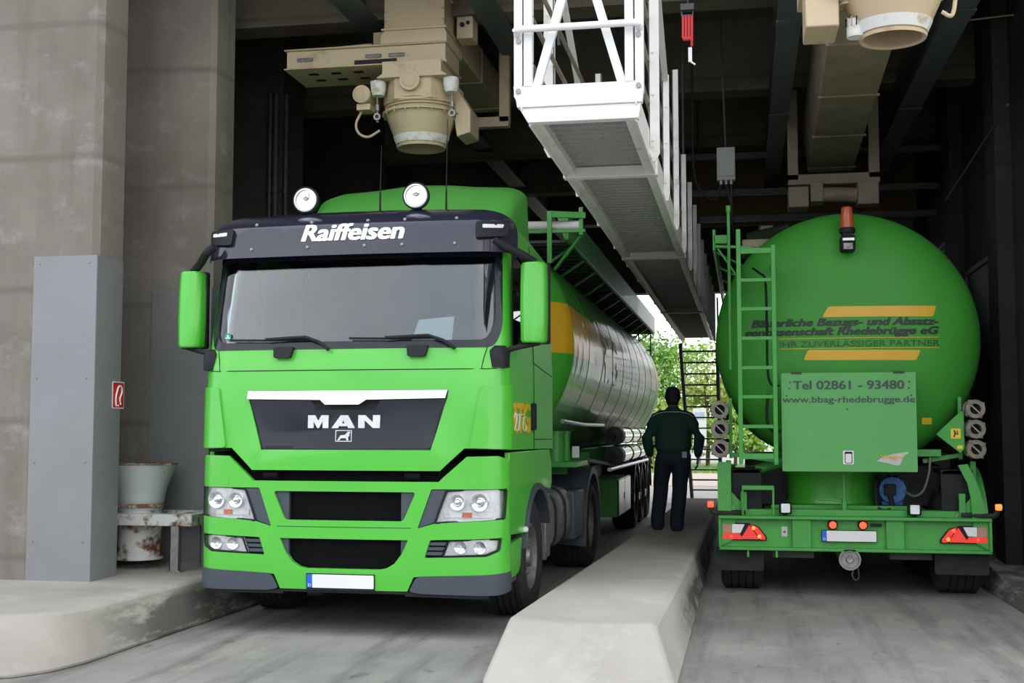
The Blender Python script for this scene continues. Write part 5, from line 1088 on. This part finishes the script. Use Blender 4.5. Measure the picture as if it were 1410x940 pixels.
b = B(); loft(b, [[(sx*k, sy*0.40, z) for sx, sy in ((-1, -1), (1, -1), (1, 1), (-1, 1))] for z, k in ((5.090, 0.36), (5.130, 0.30), (5.250, 0.30))]); obj('neck', b, BEIGE, L1)
# slide gate reaching left and its box above
b = B(); box(b, -1.34, 0.32, -0.30, 0.30, 5.260, 5.440); box(b, -1.36, 0.34, -0.33, 0.33, 5.440, 5.455); box(b, -1.36, 0.34, -0.33, 0.33, 5.245, 5.260); sg = obj('slide_gate', b, BEIGE, L1, 0.005)
b = B()
for j in range(3):
    for k in range(2): box(b, -1.16+j*0.24, -1.06+j*0.24, -0.16+k*0.22, -0.10+k*0.22, 5.240, 5.246)
box(b, -0.62, -0.18, -0.31, -0.29, 5.265, 5.310); obj('gate_slots', b, BLACKP, sg)
b = B()
for x in (-1.14, -0.42, -0.18): box(b, x-0.06, x+0.06, -0.315, -0.29, 5.325, 5.365); cyl(b, (x-0.08, -0.31, 5.345), (x+0.08, -0.31, 5.345), 0.018, n=8)
for k in range(9): cyl(b, (-0.15+k*0.06, -0.32, 5.230), (-0.15+k*0.06, -0.32, 5.275), 0.008, n=6)
obj('gate_clips', b, STEEL, sg)
b = B(); box(b, -0.52, -0.26, 0.0, 0.2, 5.455, 5.690); box(b, -0.36, -0.23, -0.12, 0.05, 5.550, 5.690); 
for k in range(3): cyl(b, (-0.33+k*0.035, -0.1, 5.550), (-0.33+k*0.035, -0.1, 5.470), 0.01, n=6)
bar(b, (-1.0, -0.2, 5.480), (-0.5, -0.1, 5.530), 0.03, 0.02); bar(b, (-0.2, -0.2, 5.490), (-0.10, -0.2, 5.650), 0.015, 0.015); obj('switch_box', b, BEIGE, L1, 0.006)
b = B(); loft(b, [[(sx*k, sy*k, z) for sx, sy in ((-1, -1), (1, -1), (1, 1), (-1, 1))] for z, k in ((5.450, 0.34), (5.530, 0.34), (5.590, 0.31), (6.6, 0.31))])
for z in (5.590, 5.940): box(b, -0.335, 0.335, -0.335, 0.335, z, z+0.02)
for s in (-1, 1):
    for z in (5.690, 5.790, 5.890): cyl(b, (s*0.29, -0.31, z), (s*0.29, -0.325, z), 0.01, n=6)
obj('inlet_box', b, BEIGE, L1, 0.004)
b = B(); box(b, 0.35, 0.52, 0.05, 0.3, 5.590, 5.820); cc = obj('control_box', b, BEIGE, L1, 0.008)
b = B(); cyl(b, (0.41, 0.05, 5.730), (0.41, 0.035, 5.730), 0.025, n=14); cyl(b, (0.47, 0.05, 5.750), (0.47, 0.04, 5.750), 0.02, n=12); obj('dial', b, BLACKP, cc)
b = B(); loft(b, [[(0.30, -0.05, 5.090), (0.40, -0.05, 5.010), (0.52, -0.05, 4.820), (0.52, -0.05, 4.590), (0.38, -0.05, 4.550)], [(0.30, 0.36, 5.090), (0.40, 0.36, 5.010), (0.52, 0.36, 4.820), (0.52, 0.36, 4.590), (0.38, 0.36, 4.550)]]); obj('side_chute', b, BEIGE, L1, 0.01)
L1b = thing('enclosed_conveyor', 'enclosed beige conveyor trough running back behind the left loading spout', 'conveyor', (-3.15, 12.42, 0))
b = B(); box(b, -0.36, 0.22, 0.0, 2.6, 5.60, 6.0)
for k in range(3): box(b, -0.38, 0.24, 0.1+k*1.15, 0.14+k*1.15, 5.585, 6.0)
obj('trough', b, BEIGE, L1b, 0.006)
b = B(); bar(b, (0.55, 1.0, 5.05), (0.55, 1.0, 6.6), 0.11, 0.11); bar(b, (0.14, 1.0, 5.05), (0.60, 1.0, 5.05), 0.11, 0.11); obj('hanger_frame', b, BEIGE, L1b)

L2 = thing('loading_spout', 'beige loading spout with worn white band above the right tanker', 'loading spout', (1.02, 8.5, 0))
cone_spout(L2, 0.205, 0.345, 0.31, 4.225, BEIGE)
b = B(); octbox(b, 0.36, 0.36, 4.67, 5.0); obj('winch_housing', b, BEIGE, L2, 0.008)
b = B(); box(b, -0.58, -0.36, -0.15, 0.25, 4.30, 4.75); box(b, -0.59, -0.20, 0.0, 0.8, 4.72, 4.98); obj('drive_box', b, BEIGE, L2, 0.01)
b = B(); cyl(b, (-0.30, -0.05, 4.62), (-0.30, -0.05, 4.47), 0.055, n=16)
for k in range(6): lathe(b, [(0.05, 0), (0.062, 0), (0.062, 0.012), (0.05, 0.012)], 'Z', (-0.30, -0.05, 4.46+k*0.026), 16, close=True)
obj('gear_case', b, BEIGE, L2)
b = B(); cyl(b, (-0.245, -0.05, 4.36), (-0.245, -0.05, 4.24), 0.06, n=20); lathe(b, [(0.05, 4.24), (0.062, 4.25), (0.062, 4.31), (0.05, 4.31)], 'Z', (-0.245, -0.05, 0), 20, close=True)
for k in range(12): a = 2*PI*k/12; box(b, -0.003, 0.003, -0.068, 0.068, 4.31, 4.37, Matrix.Translation((-0.245, -0.05, 0)) @ Matrix.Rotation(a, 4, 'Z'))
obj('winch_motor', b, BEIGED, L2)
b = B(); tube(b, curve_pts([(0.30, -0.12, 4.36), (0.36, -0.12, 4.33), (0.385, -0.12, 4.42), (0.39, -0.12, 4.58), (0.36, -0.12, 4.72)]), 0.014, 8); obj('handle', b, BEIGE, L2)
b = B(); tube(b, curve_pts([(-0.40, -0.2, 4.62), (-0.42, -0.22, 4.53), (-0.36, -0.2, 4.49), (-0.30, -0.2, 4.55)]), 0.012, 8); obj('motor_cable', b, STEEL, L2)
b = B(); loft(b, [[(sx*0.34, sy*0.34, z) for sx, sy in ((-1, -1), (1, -1), (1, 1), (-1, 1))] for z in (4.98, 5.35)]); obj('inlet_box', b, BEIGE, L2, 0.01)

D2 = thing('enclosed_conveyor', 'enclosed grey beige conveyor duct running back from the right loading spout', 'conveyor', (1.02, 8.9, 0))
b = B(); loft(b, [[(x0+dx, y, z) for dx, z in ((0, 4.90), (0.55, 4.90), (0.62, 5.45), (-0.07, 5.45))] for y, x0 in ((0.3, -0.30), (7.2, -0.17))]); dk = obj('trough', b, DUCTM, D2, 0.006)
for k in range(4):
    b = B(); y = 1.8+k*1.7; x0 = -0.30+0.13*(y-0.3)/6.9; box(b, x0-0.02, x0+0.57, y, y+0.05, 4.885, 4.905)
    obj('joint_strip', b, DUCTM, dk)
b = B(); bar(b, (-0.40, 6.3, 4.62), (-0.40, 6.3, 6.6), 0.12, 0.12); bar(b, (0.55, 6.3, 4.62), (0.55, 6.3, 6.6), 0.12, 0.12); bar(b, (-0.46, 6.3, 4.62), (0.61, 6.3, 4.62), 0.12, 0.12); obj('hanger_frame', b, DUCTM, D2)
b = B(); box(b, -0.46, -0.22, 6.2, 6.6, 4.28, 4.53); cyl(b, (-0.18, 6.3, 4.45), (0.35, 6.3, 4.42), 0.09, n=18); box(b, -0.2, -0.05, 6.2, 6.5, 4.34, 4.58); box(b, 0.35, 0.6, 6.25, 6.5, 4.3, 4.6); obj('drive_unit', b, DUCTM, D2, 0.01)
# ---- small hanging things
t = thing('cable_balancer', 'red cable spring hanging from a hook beside the gantry', 'cable spring', (-0.41, 10.0, 0))
b = B(); box(b, -0.06, 0.05, -0.03, 0.03, 5.03, 5.08); cyl(b, (0, 0, 5.08), (0, 0, 6.6), 0.006, n=6); box(b, -0.055, -0.045, -0.01, 0.01, 4.98, 5.05); box(b, 0.035, 0.045, -0.01, 0.01, 4.98, 5.05); bar(b, (-0.05, 0, 4.99), (0.04, 0, 4.99), 0.012, 0.012); obj('hook_bracket', b, DARKST, t)
b = B()
for k in range(4): tube(b, [(-0.040+k*0.024, 0.0, 4.985), (-0.041+k*0.024, 0.0, 4.80+0.01*(k % 2))], 0.0115, 8)
for k in range(3): tube(b, curve_pts([(-0.040+k*0.024, 0, 4.81), (-0.028+k*0.024, 0, 4.785), (-0.017+k*0.024, 0, 4.81)], 4), 0.0115, 8)
tube(b, [(0.032, 0, 4.80), (0.028, 0, 4.73)], 0.011, 8)
obj('red_coil', b, REDP, t)
b = B(); box(b, 0.0, 0.03, -0.008, 0.008, 4.60, 4.72); bar(b, (0.01, 0, 4.61), (0.055, 0, 4.575), 0.02, 0.012); obj('white_tag', b, WHITE, t)
t = thing('junction_box', 'grey junction box hanging on a conduit between the gantry and the right tanker', 'junction box', (-0.16, 13.5, 0))
b = B(); panel(b, rnd(rect(-0.098, 0.098, 4.32, 4.68), 0.01), XZ(0), -0.09, 0.0); obj('housing', b, GREYBOX, t, 0.006)
b = B(); panel(b, rnd(rect(-0.090, 0.090, 4.36, 4.67), 0.01), XZ(0), 0, 0.01); obj('lid', b, GREYBOX, t, 0.004)
b = B()
for x in (-0.055, 0.0, 0.055): cyl(b, (x, 0.03, 4.32), (x, 0.03, 4.275), 0.02, n=10)
obj('cable_gland', b, STEEL, t)
b = B(); cyl(b, (0, 0.04, 4.68), (-0.06, 0.04, 6.585), 0.012, n=8); obj('conduit', b, DARKST, t)
b = B()
for x, e in ((0.0, 0.05), (0.055, 0.0)): tube(b, curve_pts([(x, 0.03, 4.28), (x+e, 0.05, 4.0), (x+0.02, 0.3, 3.7), (0.05, 1.2, 3.75)]), 0.014, 6)
tube(b, curve_pts([(-0.055, 0.03, 4.28), (-0.12, 0.06, 4.12), (-0.25, 0.1, 4.2), (-0.35, 0.12, 4.45), (-0.36, 0.12, 5.2), (-0.36, 0.12, 6.585)]), 0.012, 6); obj('cable', b, BLACKP, t)
b = B(); tube(b, [(2.50, 12.2, 4.68), (2.50, 15.9, 4.45)], 0.012, 6); o = obj('stay_cable', b, DARKST); tag(o, 'thin grey slanting stay cable in the dark upper corner beside the right tank', 'cable')
b = B(); tube(b, curve_pts([(1.35, 12.8, 5.78), (1.9, 12.8, 5.70), (2.7, 12.8, 5.74)]), 0.008, 6); o = obj('sagging_cable', b, DUCTM); tag(o, 'thin sagging cable strung under the ceiling right of the right conveyor duct', 'cable')

# ================================================================== MAN WALKING AWAY ON THE ISLAND
PN = thing('person', 'man in dark green jacket and navy trousers walking away on the central island', 'person', (-0.875, 15.55, 0.36))
def limb(bm, pts, rad, n=14, sq=1.0):
    P = [Vector(p) for p in pts]; rings = []
    for i, p in enumerate(P):
        t = (P[min(i+1, len(P)-1)]-P[max(i-1, 0)]).normalized(); _, u, v = frame_of(t); r = rad[i]
        rings.append([p+u*math.cos(2*PI*k/n)*r+v*math.sin(2*PI*k/n)*r*sq for k in range(n)])
    loft(bm, rings)
    for p, r in ((P[0], rad[0]), (P[-1], rad[-1])): bmesh.ops.create_uvsphere(bm, u_segments=12, v_segments=8, radius=r*0.99, matrix=Matrix.Translation(p))
def meld(name, bm, m, parent, vox, sm=4):
    o = obj(name, bm, m, parent, 0, 0)
    rm = o.modifiers.new('r', 'REMESH'); rm.mode = 'VOXEL'; rm.voxel_size = vox
    s_ = o.modifiers.new('s', 'SMOOTH'); s_.iterations = sm; s_.factor = 0.5
    dg = bpy.context.evaluated_depsgraph_get(); me = bpy.data.meshes.new_from_object(o.evaluated_get(dg)); o.modifiers.clear(); o.data = me
    for p in me.polygons: p.use_smooth = True
    return o
SKIN = mat('skin', (0.36, 0.20, 0.14), 0.55, var=0.08); HAIR = mat('dark_hair', (0.018, 0.014, 0.011), 0.7, var=0.2, scale=40)
JACK = mat('bottle_green_jacket', (0.012, 0.055, 0.042), 0.8, var=0.12); TROU = mat('navy_trousers', (0.018, 0.024, 0.045), 0.85, var=0.15); SHOE = mat('brown_shoe_leather', (0.07, 0.05, 0.035), 0.6, var=0.2)
LH, RH = Vector((-0.11, 0.0, 0.93)), Vector((0.11, 0.0, 0.93))
LK, RK = Vector((-0.165, 0.12, 0.50)), Vector((0.075, 0.02, 0.50)); LA, RA = Vector((-0.205, 0.08, 0.10)), Vector((0.045, -0.10, 0.10))
LS, RS = Vector((-0.195, 0.0, 1.405)), Vector((0.195, 0.0, 1.405)); LE, RE = Vector((-0.325, -0.03, 1.14)), Vector((0.325, -0.03, 1.14)); LW, RW = Vector((-0.295, 0.05, 0.925)), Vector((0.30, 0.05, 0.925))
b = B()
loft(b, [ell((0, y, z), rx, ry, 20) for z, rx, ry, y in ((1.525, 0.045, 0.05, 0.035), (1.545, 0.062, 0.080, 0.03), (1.58, 0.072, 0.095, 0.02), (1.63, 0.078, 0.100, 0.012), (1.69, 0.080, 0.100, 0.005), (1.735, 0.070, 0.085, 0.0), (1.765, 0.045, 0.055, 0.0), (1.775, 0.02, 0.025, 0.0))])
limb(b, [(0, -0.01, 1.40), (0, 0.0, 1.50), (0, 0.005, 1.58)], [0.07, 0.062, 0.060])
loft(b, [ell((0, 0, z), rx, ry, 20) for z, rx, ry in ((0.88, 0.155, 0.10), (1.0, 0.15, 0.10), (1.2, 0.155, 0.105), (1.38, 0.17, 0.10), (1.46, 0.10, 0.07))])
limb(b, [(0, 0.105, 1.665), (0, 0.125, 1.625), (0, 0.108, 1.615)], [0.010, 0.016, 0.012], 8)   # nose
limb(b, [(-0.022, 0.112, 1.585), (0.022, 0.112, 1.585)], [0.006, 0.006], 8)                      # lips
for s in (-1, 1):
    limb(b, [(s*0.082, -0.005, 1.615), (s*0.090, -0.014, 1.645), (s*0.086, -0.012, 1.672)], [0.010, 0.016, 0.012], 8)
    limb(b, [(s*0.03, 0.098, 1.668), (s*0.035, 0.098, 1.668)], [0.012, 0.012], 8)
    S0, E0, W0 = (LS, LE, LW) if s < 0 else (RS, RE, RW)
    limb(b, [S0, S0.lerp(E0, 0.5), E0, E0.lerp(W0, 0.4), W0], [0.055, 0.05, 0.042, 0.042, 0.029])
    dn = Vector((0, 0.10, -1)).normalized(); pl0 = W0+dn*0.02; pl1 = W0+dn*0.10
    loft(b, [ell(W0, 0.022, 0.030, 12), ell(W0+dn*0.05, 0.016, 0.043, 12), ell(W0+dn*0.10, 0.014, 0.042, 12)])
    for j, (oy, ln) in enumerate(((0.033, 0.072), (0.011, 0.080), (-0.011, 0.075), (-0.032, 0.058))):
        r0 = W0+dn*0.09+Vector((0, oy, 0)); k1 = r0+Vector((-s*0.004, 0.006, -ln*0.5)); k2 = k1+Vector((-s*0.014, 0.008, -ln*0.32)); k3 = k2+Vector((-s*0.018, 0.004, -ln*0.18))
        limb(b, [r0, k1, k2, k3], [0.0095, 0.0092, 0.0085, 0.0075], 8)
    limb(b, [W0+dn*0.035+Vector((0, 0.03, 0)), W0+dn*0.065+Vector((-s*0.008, 0.06, 0)), W0+dn*0.105+Vector((-s*0.018, 0.068, 0))], [0.014, 0.0115, 0.009], 8)
meld('body', b, SKIN, PN, 0.0055, 3)
b = B(); loft(b, [ell((0, y, z), rx, ry, 20) for z, rx, ry, y in ((1.555, 0.065, 0.035, -0.058), (1.60, 0.086, 0.06, -0.048), (1.66, 0.093, 0.09, -0.022), (1.70, 0.094, 0.106, -0.004), (1.74, 0.084, 0.098, -0.002), (1.772, 0.056, 0.066, -0.002), (1.785, 0.02, 0.025, 0))]); meld('hair', b, HAIR, PN, 0.007, 4)
b = B()
loft(b, [ell((0, y, z), rx, ry, 26, p=2.4) for z, rx, ry, y in ((0.965, 0.195, 0.135, 0), (0.985, 0.205, 0.145, 0), (1.02, 0.222, 0.158, 0), (1.12, 0.228, 0.155, 0), (1.25, 0.225, 0.150, 0), (1.36, 0.222, 0.135, -0.005), (1.43, 0.195, 0.110, -0.005), (1.48, 0.12, 0.08, 0), (1.515, 0.075, 0.07, 0.0), (1.54, 0.066, 0.064, 0.005))])
for S0, E0, W0 in ((LS, LE, LW), (RS, RE, RW)):
    limb(b, [S0.lerp(Vector((0, 0, 1.42)), 0.3), S0+Vector((0, 0, -0.02)), S0.lerp(E0, 0.45), E0, E0.lerp(W0, 0.45), E0.lerp(W0, 0.9), W0+Vector((0, 0, 0.012))], [0.085, 0.088, 0.080, 0.074, 0.066, 0.052, 0.045])
meld('jacket', b, JACK, PN, 0.012, 5)
b = B(); tube(b, curve_pts([(-0.26, -0.05, 1.40), (-0.20, -0.085, 1.44), (-0.10, -0.102, 1.462), (0, -0.105, 1.466), (0.10, -0.102, 1.462), (0.20, -0.085, 1.44), (0.26, -0.05, 1.40)], 6), 0.005, 6); obj('jacket_piping', b, WHITEG, PN)
b = B()
loft(b, [ell((0, 0, z), rx, ry, 24, p=2.3) for z, rx, ry in ((0.80, 0.16, 0.10), (0.86, 0.205, 0.135), (0.94, 0.198, 0.132), (1.03, 0.170, 0.120))])
for H0, K0, A0 in ((LH, LK, LA), (RH, RK, RA)): limb(b, [H0+Vector((0, 0, -0.03)), H0.lerp(K0, 0.35), K0+Vector((0, 0, 0.08)), K0, K0.lerp(A0, 0.4), A0+Vector((0, -0.01, 0.06)), A0+Vector((0, -0.01, -0.03))], [0.112, 0.112, 0.098, 0.094, 0.092, 0.086, 0.088])
meld('trousers', b, TROU, PN, 0.012, 4)
b = B(); box(b, 0.115, 0.175, -0.15, -0.135, 0.90, 0.975); obj('pocket_paper', b, mat('pale_blue_paper', (0.42, 0.5, 0.62), 0.8), PN, 0.003)
for A0 in (LA, RA):
    b = B(); loft(b, [ell((A0.x, A0.y+y, z), rx, ry, 18) for z, rx, ry, y in ((0.001, 0.046, 0.142, 0.06), (0.025, 0.050, 0.146, 0.06), (0.05, 0.047, 0.13, 0.05), (0.075, 0.044, 0.09, 0.015), (0.12, 0.045, 0.058, -0.01))]); meld('shoe', b, SHOE, PN, 0.008, 2)
